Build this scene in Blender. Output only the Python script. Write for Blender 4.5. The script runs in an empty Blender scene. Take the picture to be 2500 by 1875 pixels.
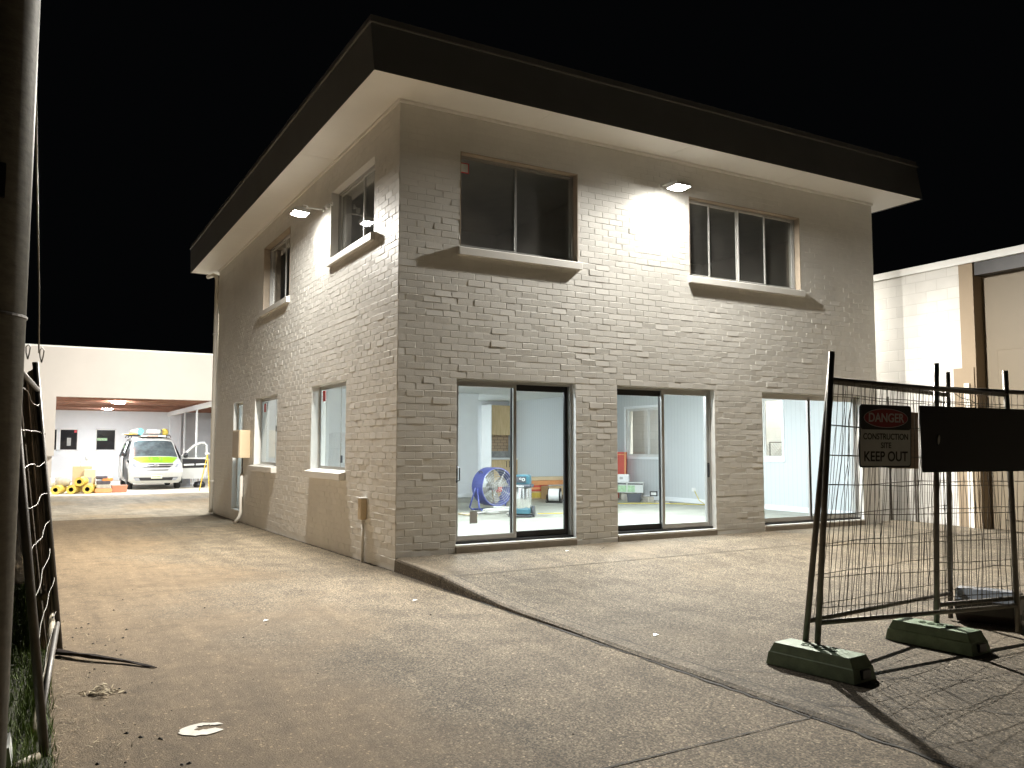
import bpy, bmesh, math, random
from mathutils import Vector, Matrix
random.seed(7)
R = math.radians
scene = bpy.context.scene
COL = scene.collection

# ------------------------------------------------------------------ camera, world, exposure
cd = bpy.data.cameras.new('camera')
cam = bpy.data.objects.new('camera', cd); COL.objects.link(cam)
cd.sensor_width = 36; cd.lens = 29.2956; cd.clip_start = 0.05; cd.clip_end = 600
yaw, pitch, roll = R(29.7458), R(4.3327), R(0.0642)
fw = Vector((math.cos(pitch)*math.sin(yaw), math.cos(pitch)*math.cos(yaw), math.sin(pitch)))
rt = Vector((math.cos(yaw), -math.sin(yaw), 0)); up = rt.cross(fw)
r2 = rt*math.cos(roll)+up*math.sin(roll); u2 = up*math.cos(roll)-rt*math.sin(roll)
cam.matrix_world = Matrix(((r2.x, u2.x, -fw.x, -3.852), (r2.y, u2.y, -fw.y, -9.593), (r2.z, u2.z, -fw.z, 1.2563), (0, 0, 0, 1)))
scene.camera = cam
w = bpy.data.worlds.new('World'); scene.world = w; w.use_nodes = True
sky = w.node_tree.nodes.new('ShaderNodeTexSky'); sky.sky_type = 'NISHITA'; sky.sun_disc = False
sky.sun_elevation = R(-4); sky.sun_rotation = R(200)
bg = w.node_tree.nodes['Background']; bg.inputs['Color'].default_value = (.8, .9, 1, 1); bg.inputs['Strength'].default_value = 0.0014
mixn = w.node_tree.nodes.new('ShaderNodeMixRGB'); mixn.inputs['Fac'].default_value = .9
mixn.inputs['Color2'].default_value = (.75, .85, 1, 1)
w.node_tree.links.new(sky.outputs[0], mixn.inputs['Color1']); w.node_tree.links.new(mixn.outputs[0], bg.inputs['Color'])
scene.view_settings.view_transform = 'Standard'; scene.view_settings.look = 'None'
scene.view_settings.exposure = 0.22; scene.view_settings.gamma = 1
scene.render.engine = 'CYCLES'
try:
    scene.cycles.use_denoising = True; scene.cycles.sample_clamp_indirect = 6
    scene.cycles.max_bounces = 10; scene.cycles.diffuse_bounces = 6; scene.cycles.transparent_max_bounces = 24
    scene.cycles.caustics_reflective = False; scene.cycles.caustics_refractive = False
except Exception: pass

# lamp strengths
FLOOD = 1030; FLOOD_COL = (1.0, .962, .88)
ROOM = 310; ROOM_COL = (.85, .94, 1.0)
SHED = 390; SHED_COL = (.90, .96, 1.0)

# ------------------------------------------------------------------ materials
def nmat(name):
    m = bpy.data.materials.new(name); m.use_nodes = True
    return m, m.node_tree, m.node_tree.nodes['Principled BSDF']
def pm(name, rgb, rough=.6, metal=0, var=.12, vs=3.0, bump=0.0, bs=40, spec=.5, stretch=None, dist=.01):
    """principled material with large and fine procedural noise in colour, and a noise bump"""
    m, t, p = nmat(name); L = t.links; N = t.nodes
    p.inputs['Roughness'].default_value = rough; p.inputs['Metallic'].default_value = metal
    p.inputs['Specular IOR Level'].default_value = spec
    tc = N.new('ShaderNodeTexCoord'); src = tc.outputs['Object']
    if stretch:
        mp = N.new('ShaderNodeMapping'); mp.inputs['Scale'].default_value = stretch
        L.new(src, mp.inputs[0]); src = mp.outputs[0]
    n = N.new('ShaderNodeTexNoise'); n.inputs['Scale'].default_value = vs; n.inputs['Detail'].default_value = 8
    n.inputs['Roughness'].default_value = .65; L.new(src, n.inputs['Vector'])
    cr = N.new('ShaderNodeValToRGB'); cr.color_ramp.elements[0].position = .3; cr.color_ramp.elements[1].position = .72
    a = [max(0, c*(1-var)) for c in rgb]; b = [min(1, c*(1+var)) for c in rgb]
    cr.color_ramp.elements[0].color = (*a, 1); cr.color_ramp.elements[1].color = (*b, 1)
    L.new(n.outputs['Fac'], cr.inputs[0]); L.new(cr.outputs[0], p.inputs['Base Color'])
    if bump:
        n2 = N.new('ShaderNodeTexNoise'); n2.inputs['Scale'].default_value = bs; n2.inputs['Detail'].default_value = 6
        L.new(src, n2.inputs['Vector'])
        b_ = N.new('ShaderNodeBump'); b_.inputs['Strength'].default_value = bump; b_.inputs['Distance'].default_value = dist
        L.new(n2.outputs['Fac'], b_.inputs['Height']); L.new(b_.outputs[0], p.inputs['Normal'])
    return m
def emit(name, col, s):
    m, t, p = nmat(name)
    t.nodes.remove(p); e = t.nodes.new('ShaderNodeEmission'); e.inputs[0].default_value = (*col, 1); e.inputs[1].default_value = s
    t.links.new(e.outputs[0], t.nodes['Material Output'].inputs[0]); return m
def glass(name, tint=(.93, .97, .96), dirt=.04, refl=1.0):
    m, t, p = nmat(name); N = t.nodes; L = t.links; N.remove(p)
    tr = N.new('ShaderNodeBsdfTransparent'); tr.inputs[0].default_value = (*tint, 1)
    gl = N.new('ShaderNodeBsdfGlossy'); gl.inputs['Roughness'].default_value = .02; gl.inputs[0].default_value = (refl, refl, refl, 1)
    df = N.new('ShaderNodeBsdfDiffuse'); df.inputs[0].default_value = (.6, .58, .54, 1)
    lw = N.new('ShaderNodeLayerWeight'); lw.inputs['Blend'].default_value = .5
    pw = N.new('ShaderNodeMath'); pw.operation = 'POWER'; pw.inputs[1].default_value = 5; L.new(lw.outputs['Facing'], pw.inputs[0])
    fr = N.new('ShaderNodeMath'); fr.operation = 'MULTIPLY_ADD'; fr.inputs[1].default_value = .92; fr.inputs[2].default_value = .07; L.new(pw.outputs[0], fr.inputs[0])
    mx = N.new('ShaderNodeMixShader'); L.new(fr.outputs[0], mx.inputs[0]); L.new(tr.outputs[0], mx.inputs[1]); L.new(gl.outputs[0], mx.inputs[2])
    ns = N.new('ShaderNodeTexNoise'); ns.inputs['Scale'].default_value = 1.3; ns.inputs['Detail'].default_value = 9
    tc = N.new('ShaderNodeTexCoord'); L.new(tc.outputs['Object'], ns.inputs['Vector'])
    mr = N.new('ShaderNodeMapRange'); mr.inputs[1].default_value = .4; mr.inputs[2].default_value = .8; mr.inputs[3].default_value = dirt*.35; mr.inputs[4].default_value = dirt
    L.new(ns.outputs['Fac'], mr.inputs[0])
    m2 = N.new('ShaderNodeMixShader'); L.new(mr.outputs[0], m2.inputs[0]); L.new(mx.outputs[0], m2.inputs[1]); L.new(df.outputs[0], m2.inputs[2])
    L.new(m2.outputs[0], N['Material Output'].inputs[0]); return m

def ground_mat(name, grey, sand, sandbias=0.0, sandgrad=None, speck=.62, scale=105, bump=.6):
    """exposed-aggregate concrete: stone speckle, big stains, blown sand"""
    m, t, p = nmat(name); N = t.nodes; L = t.links
    p.inputs['Roughness'].default_value = .85; p.inputs['Specular IOR Level'].default_value = .25
    tc = N.new('ShaderNodeTexCoord'); o = tc.outputs['Object']
    big = N.new('ShaderNodeTexNoise'); big.inputs['Scale'].default_value = .45; big.inputs['Detail'].default_value = 9; big.inputs['Roughness'].default_value = .62
    L.new(o, big.inputs['Vector'])
    fac = big.outputs['Fac']
    if sandgrad:   # sand lies against the fence side, thinning to the right
        sx = N.new('ShaderNodeSeparateXYZ'); L.new(o, sx.inputs[0])
        g = N.new('ShaderNodeMapRange'); g.inputs[1].default_value = sandgrad[0]; g.inputs[2].default_value = sandgrad[1]
        g.inputs[3].default_value = .32; g.inputs[4].default_value = -.12
        L.new(sx.outputs['X'], g.inputs[0])
        ad = N.new('ShaderNodeMath'); ad.operation = 'ADD'; L.new(fac, ad.inputs[0]); L.new(g.outputs[0], ad.inputs[1]); fac = ad.outputs[0]
    mr = N.new('ShaderNodeMapRange'); mr.inputs[1].default_value = .48-sandbias; mr.inputs[2].default_value = .68-sandbias; L.new(fac, mr.inputs[0])
    mid = N.new('ShaderNodeTexNoise'); mid.inputs['Scale'].default_value = 2.6; mid.inputs['Detail'].default_value = 8; L.new(o, mid.inputs['Vector'])
    cg = N.new('ShaderNodeValToRGB'); cg.color_ramp.elements[0].position = .3; cg.color_ramp.elements[1].position = .7
    cg.color_ramp.elements[0].color = (*[c*.72 for c in grey], 1); cg.color_ramp.elements[1].color = (*[c*1.2 for c in grey], 1)
    L.new(mid.outputs['Fac'], cg.inputs[0])
    cs = N.new('ShaderNodeValToRGB'); cs.color_ramp.elements[0].position = .34; cs.color_ramp.elements[1].position = .7
    cs.color_ramp.elements[0].color = (*[c*.66 for c in sand], 1); cs.color_ramp.elements[1].color = (*[c*1.15 for c in sand], 1)
    mid2 = N.new('ShaderNodeTexNoise'); mid2.inputs['Scale'].default_value = 5.5; mid2.inputs['Detail'].default_value = 11; mid2.inputs['Roughness'].default_value = .75; mid2.inputs['Distortion'].default_value = .4
    L.new(o, mid2.inputs['Vector']); L.new(mid2.outputs['Fac'], cs.inputs[0])
    mx = N.new('ShaderNodeMixRGB'); L.new(mr.outputs[0], mx.inputs[0]); L.new(cg.outputs[0], mx.inputs[1]); L.new(cs.outputs[0], mx.inputs[2])
    vo = N.new('ShaderNodeTexVoronoi'); vo.inputs['Scale'].default_value = scale; L.new(o, vo.inputs['Vector'])
    bw = N.new('ShaderNodeRGBToBW'); L.new(vo.outputs['Color'], bw.inputs[0])
    sp = N.new('ShaderNodeValToRGB'); e = sp.color_ramp.elements
    e[0].position = .18; e[0].color = (1-speck, 1-speck, 1-speck, 1); e[1].position = .9; e[1].color = (1+speck*1.6,)*3+(1,)
    mm = e.new(.6); mm.color = (1, 1, 1, 1)
    L.new(bw.outputs[0], sp.inputs[0])
    fn = N.new('ShaderNodeTexNoise'); fn.inputs['Scale'].default_value = 260; fn.inputs['Detail'].default_value = 3; L.new(o, fn.inputs['Vector'])
    # sand buries the stones where it lies
    mb = N.new('ShaderNodeMixRGB'); mb.inputs[2].default_value = (1, 1, 1, 1); L.new(sp.outputs[0], mb.inputs[1])
    mf = N.new('ShaderNodeMath'); mf.operation = 'MULTIPLY'; mf.inputs[1].default_value = .75; L.new(mr.outputs[0], mf.inputs[0]); L.new(mf.outputs[0], mb.inputs[0])
    mu = N.new('ShaderNodeMixRGB'); mu.blend_type = 'MULTIPLY'; mu.inputs[0].default_value = 1; L.new(mx.outputs[0], mu.inputs[1]); L.new(mb.outputs[0], mu.inputs[2])
    # dark old stains
    st = N.new('ShaderNodeTexNoise'); st.inputs['Scale'].default_value = 1.1; st.inputs['Detail'].default_value = 10; st.inputs['Roughness'].default_value = .72
    mp = N.new('ShaderNodeMapping'); mp.inputs['Location'].default_value = (13.1, 4.7, 0); mp.inputs['Scale'].default_value = (.7, 1.6, 1); L.new(o, mp.inputs[0]); L.new(mp.outputs[0], st.inputs['Vector'])
    sr = N.new('ShaderNodeMapRange'); sr.inputs[1].default_value = .55; sr.inputs[2].default_value = .78; sr.inputs[3].default_value = 1; sr.inputs[4].default_value = .72
    L.new(st.outputs['Fac'], sr.inputs[0])
    m3 = N.new('ShaderNodeMixRGB'); m3.blend_type = 'MULTIPLY'; m3.inputs[0].default_value = 1; L.new(mu.outputs[0], m3.inputs[1]); L.new(sr.outputs[0], m3.inputs[2])
    L.new(m3.outputs[0], p.inputs['Base Color'])
    v2 = N.new('ShaderNodeTexVoronoi'); v2.inputs['Scale'].default_value = 34; L.new(o, v2.inputs['Vector'])
    b2 = N.new('ShaderNodeRGBToBW'); L.new(v2.outputs['Color'], b2.inputs[0])
    g2_ = N.new('ShaderNodeMath'); g2_.operation = 'GREATER_THAN'; g2_.inputs[1].default_value = .62; L.new(b2.outputs[0], g2_.inputs[0])
    l2_ = N.new('ShaderNodeMath'); l2_.operation = 'LESS_THAN'; l2_.inputs[1].default_value = .24; L.new(v2.outputs['Distance'], l2_.inputs[0])
    a2_ = N.new('ShaderNodeMath'); a2_.operation = 'MULTIPLY'; L.new(g2_.outputs[0], a2_.inputs[0]); L.new(l2_.outputs[0], a2_.inputs[1])
    a3_ = N.new('ShaderNodeMath'); a3_.operation = 'MULTIPLY_ADD'; a3_.inputs[1].default_value = 1.1; a3_.inputs[2].default_value = 1.0; L.new(a2_.outputs[0], a3_.inputs[0])
    m5 = N.new('ShaderNodeMixRGB'); m5.blend_type = 'MULTIPLY'; m5.inputs[0].default_value = 1; L.new(m3.outputs[0], m5.inputs[1]); L.new(a3_.outputs[0], m5.inputs[2]); m3 = m5
    tk = N.new('ShaderNodeTexNoise'); tk.inputs['Scale'].default_value = 2.2; tk.inputs['Detail'].default_value = 9; tk.inputs['Roughness'].default_value = .7
    mp2 = N.new('ShaderNodeMapping'); mp2.inputs['Scale'].default_value = (2.2, .22, 1); mp2.inputs['Rotation'].default_value = (0, 0, R(8)); L.new(o, mp2.inputs[0]); L.new(mp2.outputs[0], tk.inputs['Vector'])
    tr2 = N.new('ShaderNodeMapRange'); tr2.inputs[1].default_value = .35; tr2.inputs[2].default_value = .7; tr2.inputs[3].default_value = 1.12; tr2.inputs[4].default_value = .78; L.new(tk.outputs['Fac'], tr2.inputs[0])
    m4 = N.new('ShaderNodeMixRGB'); m4.blend_type = 'MULTIPLY'; m4.inputs[0].default_value = 1; L.new(m3.outputs[0], m4.inputs[1]); L.new(tr2.outputs[0], m4.inputs[2]); L.new(m4.outputs[0], p.inputs['Base Color'])
    hb = N.new('ShaderNodeMath'); hb.operation = 'ADD'; L.new(vo.outputs['Distance'], hb.inputs[0]); L.new(fn.outputs['Fac'], hb.inputs[1])
    bm_ = N.new('ShaderNodeBump'); bm_.inputs['Strength'].default_value = bump; bm_.inputs['Distance'].default_value = .006; bm_.invert = True
    L.new(hb.outputs[0], bm_.inputs['Height']); L.new(bm_.outputs[0], p.inputs['Normal'])
    return m

def brick_mat(name, paint, joint, bw, bh, axes, bump=.4, mortar=.012, rough=.65, squash=1):
    m, t, p = nmat(name); N = t.nodes; L = t.links; p.inputs['Roughness'].default_value = rough
    tc = N.new('ShaderNodeTexCoord'); sx = N.new('ShaderNodeSeparateXYZ'); L.new(tc.outputs['Object'], sx.inputs[0])
    cb = N.new('ShaderNodeCombineXYZ'); L.new(sx.outputs[axes[0]], cb.inputs[0]); L.new(sx.outputs[axes[1]], cb.inputs[1])
    br = N.new('ShaderNodeTexBrick'); br.inputs['Scale'].default_value = 1; br.inputs['Brick Width'].default_value = bw; br.inputs['Row Height'].default_value = bh
    br.inputs['Mortar Size'].default_value = mortar; br.inputs['Mortar Smooth'].default_value = .3
    br.inputs['Color1'].default_value = (*paint, 1); br.inputs['Color2'].default_value = (*[c*.9 for c in paint], 1); br.inputs['Mortar'].default_value = (*joint, 1)
    L.new(cb.outputs[0], br.inputs['Vector'])
    n = N.new('ShaderNodeTexNoise'); n.inputs['Scale'].default_value = 2; n.inputs['Detail'].default_value = 9; L.new(tc.outputs['Object'], n.inputs['Vector'])
    mr = N.new('ShaderNodeMapRange'); mr.inputs[3].default_value = .8; mr.inputs[4].default_value = 1.15; L.new(n.outputs['Fac'], mr.inputs[0])
    mu = N.new('ShaderNodeMixRGB'); mu.blend_type = 'MULTIPLY'; mu.inputs[0].default_value = 1; L.new(br.outputs['Color'], mu.inputs[1]); L.new(mr.outputs[0], mu.inputs[2])
    L.new(mu.outputs[0], p.inputs['Base Color'])
    b_ = N.new('ShaderNodeBump'); b_.invert = True; b_.inputs['Strength'].default_value = bump; b_.inputs['Distance'].default_value = .006
    L.new(br.outputs['Fac'], b_.inputs['Height']); L.new(b_.outputs[0], p.inputs['Normal'])
    return m

def wood_mat(name, a, b, stretch, scale=6, rough=.6):
    m, t, p = nmat(name); N = t.nodes; L = t.links; p.inputs['Roughness'].default_value = rough
    tc = N.new('ShaderNodeTexCoord'); mp = N.new('ShaderNodeMapping'); mp.inputs['Scale'].default_value = stretch; L.new(tc.outputs['Object'], mp.inputs[0])
    n = N.new('ShaderNodeTexNoise'); n.inputs['Scale'].default_value = scale; n.inputs['Detail'].default_value = 9; n.inputs['Distortion'].default_value = .6; L.new(mp.outputs[0], n.inputs['Vector'])
    cr = N.new('ShaderNodeValToRGB'); cr.color_ramp.elements[0].position = .32; cr.color_ramp.elements[1].position = .68
    cr.color_ramp.elements[0].color = (*a, 1); cr.color_ramp.elements[1].color = (*b, 1); L.new(n.outputs['Fac'], cr.inputs[0]); L.new(cr.outputs[0], p.inputs['Base Color'])
    return m

def groove_mat(name, rgb, axis, pitch=.1):
    """painted board panelling with fine vertical grooves"""
    m, t, p = nmat(name); N = t.nodes; L = t.links; p.inputs['Roughness'].default_value = .5; p.inputs['Base Color'].default_value = (*rgb, 1)
    tc = N.new('ShaderNodeTexCoord'); sx = N.new('ShaderNodeSeparateXYZ'); L.new(tc.outputs['Object'], sx.inputs[0])
    d = N.new('ShaderNodeMath'); d.operation = 'DIVIDE'; d.inputs[1].default_value = pitch; L.new(sx.outputs[axis], d.inputs[0])
    f = N.new('ShaderNodeMath'); f.operation = 'FRACT'; L.new(d.outputs[0], f.inputs[0])
    cr = N.new('ShaderNodeValToRGB'); e = cr.color_ramp.elements; e[0].position = 0; e[0].color = (.55, .55, .55, 1); e[1].position = .07; e[1].color = (1, 1, 1, 1)
    L.new(f.outputs[0], cr.inputs[0])
    mu = N.new('ShaderNodeMixRGB'); mu.blend_type = 'MULTIPLY'; mu.inputs[0].default_value = .9; mu.inputs[1].default_value = (*rgb, 1); L.new(cr.outputs[0], mu.inputs[2]); L.new(mu.outputs[0], p.inputs['Base Color'])
    b_ = N.new('ShaderNodeBump'); b_.inputs['Strength'].default_value = .5; b_.inputs['Distance'].default_value = .004; L.new(cr.outputs[0], b_.inputs['Height']); L.new(b_.outputs[0], p.inputs['Normal'])
    return m

M = {}
M['paint'] = pm('painted_brick', (.70, .685, .645), .55, var=.075, vs=1.6, bump=.25, bs=70, dist=.004)
M['mortar'] = pm('painted_mortar', (.69, .675, .635), .6, var=.05, vs=2, bump=.3, bs=60, dist=.004)
M['soffit'] = pm('soffit_paint', (.85, .835, .80), .5, var=.03, vs=1.2)
M['fascia'] = pm('dark_fascia_steel', (.165, .17, .172), .45, var=.1, vs=1.5)
M['fasciatrim'] = pm('fascia_trim', (.34, .33, .31), .35, var=.05)
M['alu'] = pm('aluminium_frame', (.46, .455, .44), .35, metal=.6, var=.06)
M['alu_white'] = pm('pale_frame', (.66, .66, .64), .4, var=.04)
M['alu_black'] = pm('black_frame', (.012, .012, .013), .4, var=.1)
M['reveal'] = pm('timber_reveal', (.42, .35, .27), .6, var=.15, vs=6)
M['glass'] = glass('window_glass')
M['glass_door'] = glass('door_glass', tint=(.97, .985, .985), dirt=.012)
M['glass_up'] = glass('dusty_glass', tint=(.88, .9, .88), dirt=.17)
M['red'] = pm('red_sticker', (.62, .06, .07), .5)
M['sticker_grey'] = pm('grey_sticker', (.45, .45, .43), .6)
M['iwhite'] = pm('white_plaster', (.74, .76, .77), .6, var=.03)
M['iceil'] = pm('ceiling_plaster', (.80, .81, .80), .7, var=.02)
M['vj'] = groove_mat('grey_board_panelling', (.56, .585, .59), 'Y', .11)
M['ifloor'] = pm('dusty_concrete_floor', (.27, .27, .225), .55, var=.25, vs=1.5, stretch=(1, 2.5, 1))
M['skirt'] = pm('white_skirting', (.8, .82, .83), .4, var=.02)
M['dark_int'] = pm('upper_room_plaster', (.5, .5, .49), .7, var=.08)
M['drive'] = ground_mat('driveway_aggregate', (.142, .114, .079), (.182, .134, .083), 0.0, (-3.6, -.6))
M['step'] = pm('concrete_step', (.30, .255, .20), .8, var=.15, vs=6, bump=.2, bs=50)
M['pad'] = ground_mat('pad_concrete', (.130, .108, .079), (.16, .127, .086), -.05, None, .6, 105)
M['yard'] = ground_mat('yard_concrete', (.27, .24, .19), (.33, .26, .17), .03, None, .2, 60, .15)
M['kerb'] = ground_mat('kerb_concrete', (.130, .108, .079), (.15, .12, .083), 0, None, .5, 90, .5)
M['joint'] = pm('dirt_joint', (.02, .017, .012), .9)
M['slab'] = pm('shed_slab', (.60, .56, .47), .6, var=.15, vs=.9, stretch=(1, 2, 1))
M['shedwall'] = pm('shed_render', (.58, .54, .50), .7, var=.05, vs=.7)
M['shedin'] = pm('shed_white_wall', (.76, .78, .80), .6, var=.03)
M['shedgrey'] = pm('shed_grey_wall', (.42, .44, .46), .6, var=.05)
M['joist'] = wood_mat('red_hardwood', (.16, .06, .035), (.30, .13, .08), (1, 14, 14), 3)
M['joistpale'] = wood_mat('pale_hardwood', (.24, .12, .08), (.40, .22, .15), (1, 14, 14), 3)
M['winblack'] = pm('dark_room_behind_glass', (.012, .012, .014), .15, var=.3)
M['white'] = pm('white_paint', (.78, .78, .76), .45, var=.03)
M['pvc'] = pm('pvc_pipe', (.74, .71, .64), .4, var=.04)
M['nbwhite'] = brick_mat('white_block_wall', (.57, .555, .525), (.47, .455, .43), .40, .20, ('Y', 'Z'), .5, .007)
M['nbtan'] = pm('tan_render', (.25, .19, .125), .7, var=.08, vs=1.2, bump=.15)
M['nbtan2'] = pm('tan_cladding', (.185, .148, .10), .55, var=.06, vs=.8)
M['nbdark'] = pm('dark_flashing', (.05, .048, .05), .5)
M['galv'] = pm('weathered_galvanised_pipe', (.16, .145, .12), .45, metal=.5, var=.25, vs=9)
M['galvdark'] = pm('dull_steel_pipe', (.09, .08, .07), .5, metal=.4, var=.3, vs=9)
M['wire'] = pm('mesh_wire', (.10, .085, .065), .5, metal=.4, var=.3, vs=20)
M['wirelight'] = pm('bright_galvanised_wire', (.34, .32, .28), .5, metal=.2, var=.2, vs=20)
M['green'] = pm('green_plastic_block', (.155, .215, .135), .6, var=.35, vs=9, bump=.15, bs=50)
M['signw'] = pm('sign_white', (.62, .63, .60), .45, var=.08, vs=8)
M['signk'] = pm('sign_black', (.012, .012, .012), .45)
M['signr'] = pm('sign_red', (.30, .02, .03), .45)
M['signgrey'] = pm('sign_red_edge', (.55, .5, .48), .45)
M['board'] = pm('black_board', (.008, .008, .008), .6, var=.3)
M['brownboard'] = wood_mat('brown_ply', (.22, .14, .08), (.32, .21, .13), (1, 1, 8), 4)
M['pole'] = pm('galvanised_pole', (.125, .118, .10), .55, metal=.2, var=.3, vs=14, bump=.2, bs=30, stretch=(1, 1, 2.2), dist=.006)
M['paling'] = wood_mat('weathered_paling', (.10, .08, .06), (.30, .245, .19), (22, 22, .8), 3, .8)
M['grass'] = pm('grass_blade', (.12, .17, .03), .7, var=.5, vs=14)
M['soil'] = pm('grass_soil', (.035, .035, .015), .9, var=.4, vs=6, bump=.5, bs=30)
M['bark'] = pm('dry_frond', (.035, .022, .018), .8, var=.4, vs=20, stretch=(1, 1, 1))
M['straw'] = pm('dry_straw', (.34, .27, .16), .8, var=.3, vs=20)
M['batten'] = pm('pale_batten', (.36, .31, .22), .6, var=.2, vs=8)
M['splat'] = pm('old_white_paint', (.62, .58, .50), .7, var=.25, vs=12)
M['clod'] = pm('dark_clod', (.025, .018, .012), .9)
M['black'] = pm('black_plastic', (.014, .014, .016), .4)
M['tyre'] = pm('tyre_rubber', (.02, .02, .02), .8)
M['silver'] = pm('silver_metal', (.55, .55, .54), .3, metal=.8)
M['steel'] = pm('brushed_steel', (.62, .62, .60), .22, metal=.95, var=.2, vs=5, stretch=(8, 8, .6))
M['vanwhite'] = pm('van_silver_white', (.44, .44, .42), .25, var=.04)
M['lime'] = pm('lime_wrap', (.22, .62, .02), .3, var=.06)
M['vanlogo'] = pm('dark_green_print', (.05, .12, .02), .5)
M['vanglass'] = pm('van_glass', (.06, .075, .08), .08, var=.5, vs=3)
M['lampglass'] = pm('headlamp_glass', (.30, .32, .36), .12, var=.2, vs=8)
M['plate'] = pm('number_plate', (.72, .74, .56), .4)
M['teal'] = pm('teal_cap', (.10, .62, .60), .4)
M['yellow'] = pm('yellow_roll', (.68, .50, .10), .5, var=.15, vs=5)
M['mustard'] = pm('mustard_bag', (.48, .36, .06), .7, var=.2, vs=9)
M['orange'] = pm('orange_paint', (.70, .22, .05), .4)
M['card'] = pm('cardboard', (.50, .36, .20), .75, var=.1)
M['card2'] = pm('pale_cardboard', (.62, .50, .32), .75, var=.1)
M['redbox'] = pm('red_cardboard', (.52, .075, .05), .6, var=.12)
M['orangebox'] = pm('orange_cardboard', (.66, .30, .12), .6, var=.12)
M['salmon'] = pm('salmon_sheet', (.52, .36, .30), .7)
M['bagA'] = pm('grey_bag', (.40, .37, .31), .8, var=.25, vs=8)
M['bagB'] = pm('dark_bag', (.07, .06, .07), .7, var=.3, vs=8)
M['bagC'] = pm('brown_tray', (.42, .17, .09), .6)
M['blue'] = pm('blue_steel', (.085, .10, .30), .35, var=.1)
M['fanwire'] = pm('fan_guard', (.55, .55, .52), .4, metal=.4)
M['fanblade'] = pm('fan_blade', (.30, .28, .23), .5)
M['vacblue'] = pm('teal_blue_plastic', (.04, .13, .165), .4)
M['vacgrey'] = pm('dark_grey_plastic', (.06, .065, .075), .45)
M['hose'] = pm('grey_hose', (.45, .44, .40), .5, var=.15, vs=10)
M['oak'] = wood_mat('oak_veneer', (.56, .40, .20), (.72, .55, .32), (9, 9, .7), 4, .5)
M['tile'] = brick_mat('tan_wall_tile', (.62, .45, .29), (.16, .12, .09), .20, .085, ('X', 'Z'), .3, .006, .35)
M['counter'] = pm('white_counter', (.82, .82, .80), .3)
M['plaster_raw'] = pm('raw_plaster', (.42, .42, .42), .8, var=.3, vs=12)
M['yellowcord'] = pm('yellow_cord', (.62, .50, .05), .5)
M['ladder'] = pm('yellow_fibreglass', (.75, .50, .06), .4)
M['greenprint'] = pm('green_print', (.38, .56, .34), .5, var=.3, vs=14)
M['metalplate'] = pm('bin_lid', (.36, .40, .46), .25, metal=.5, var=.1)
M['binside'] = pm('dark_bin', (.035, .026, .022), .5, var=.4, vs=10)
M['binprint'] = pm('pale_print', (.30, .29, .27), .6)
M['floodlens'] = emit('floodlight_led', FLOOD_COL, 140)
M['roomlens'] = emit('room_light', ROOM_COL, ROOM)
M['shedlens'] = emit('shed_light', SHED_COL, SHED)
M['meter'] = pm('meter_box_cream', (.62, .50, .33), .5, var=.06)
M['meterdoor'] = pm('meter_box_tan', (.50, .41, .29), .5, var=.06)

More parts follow.
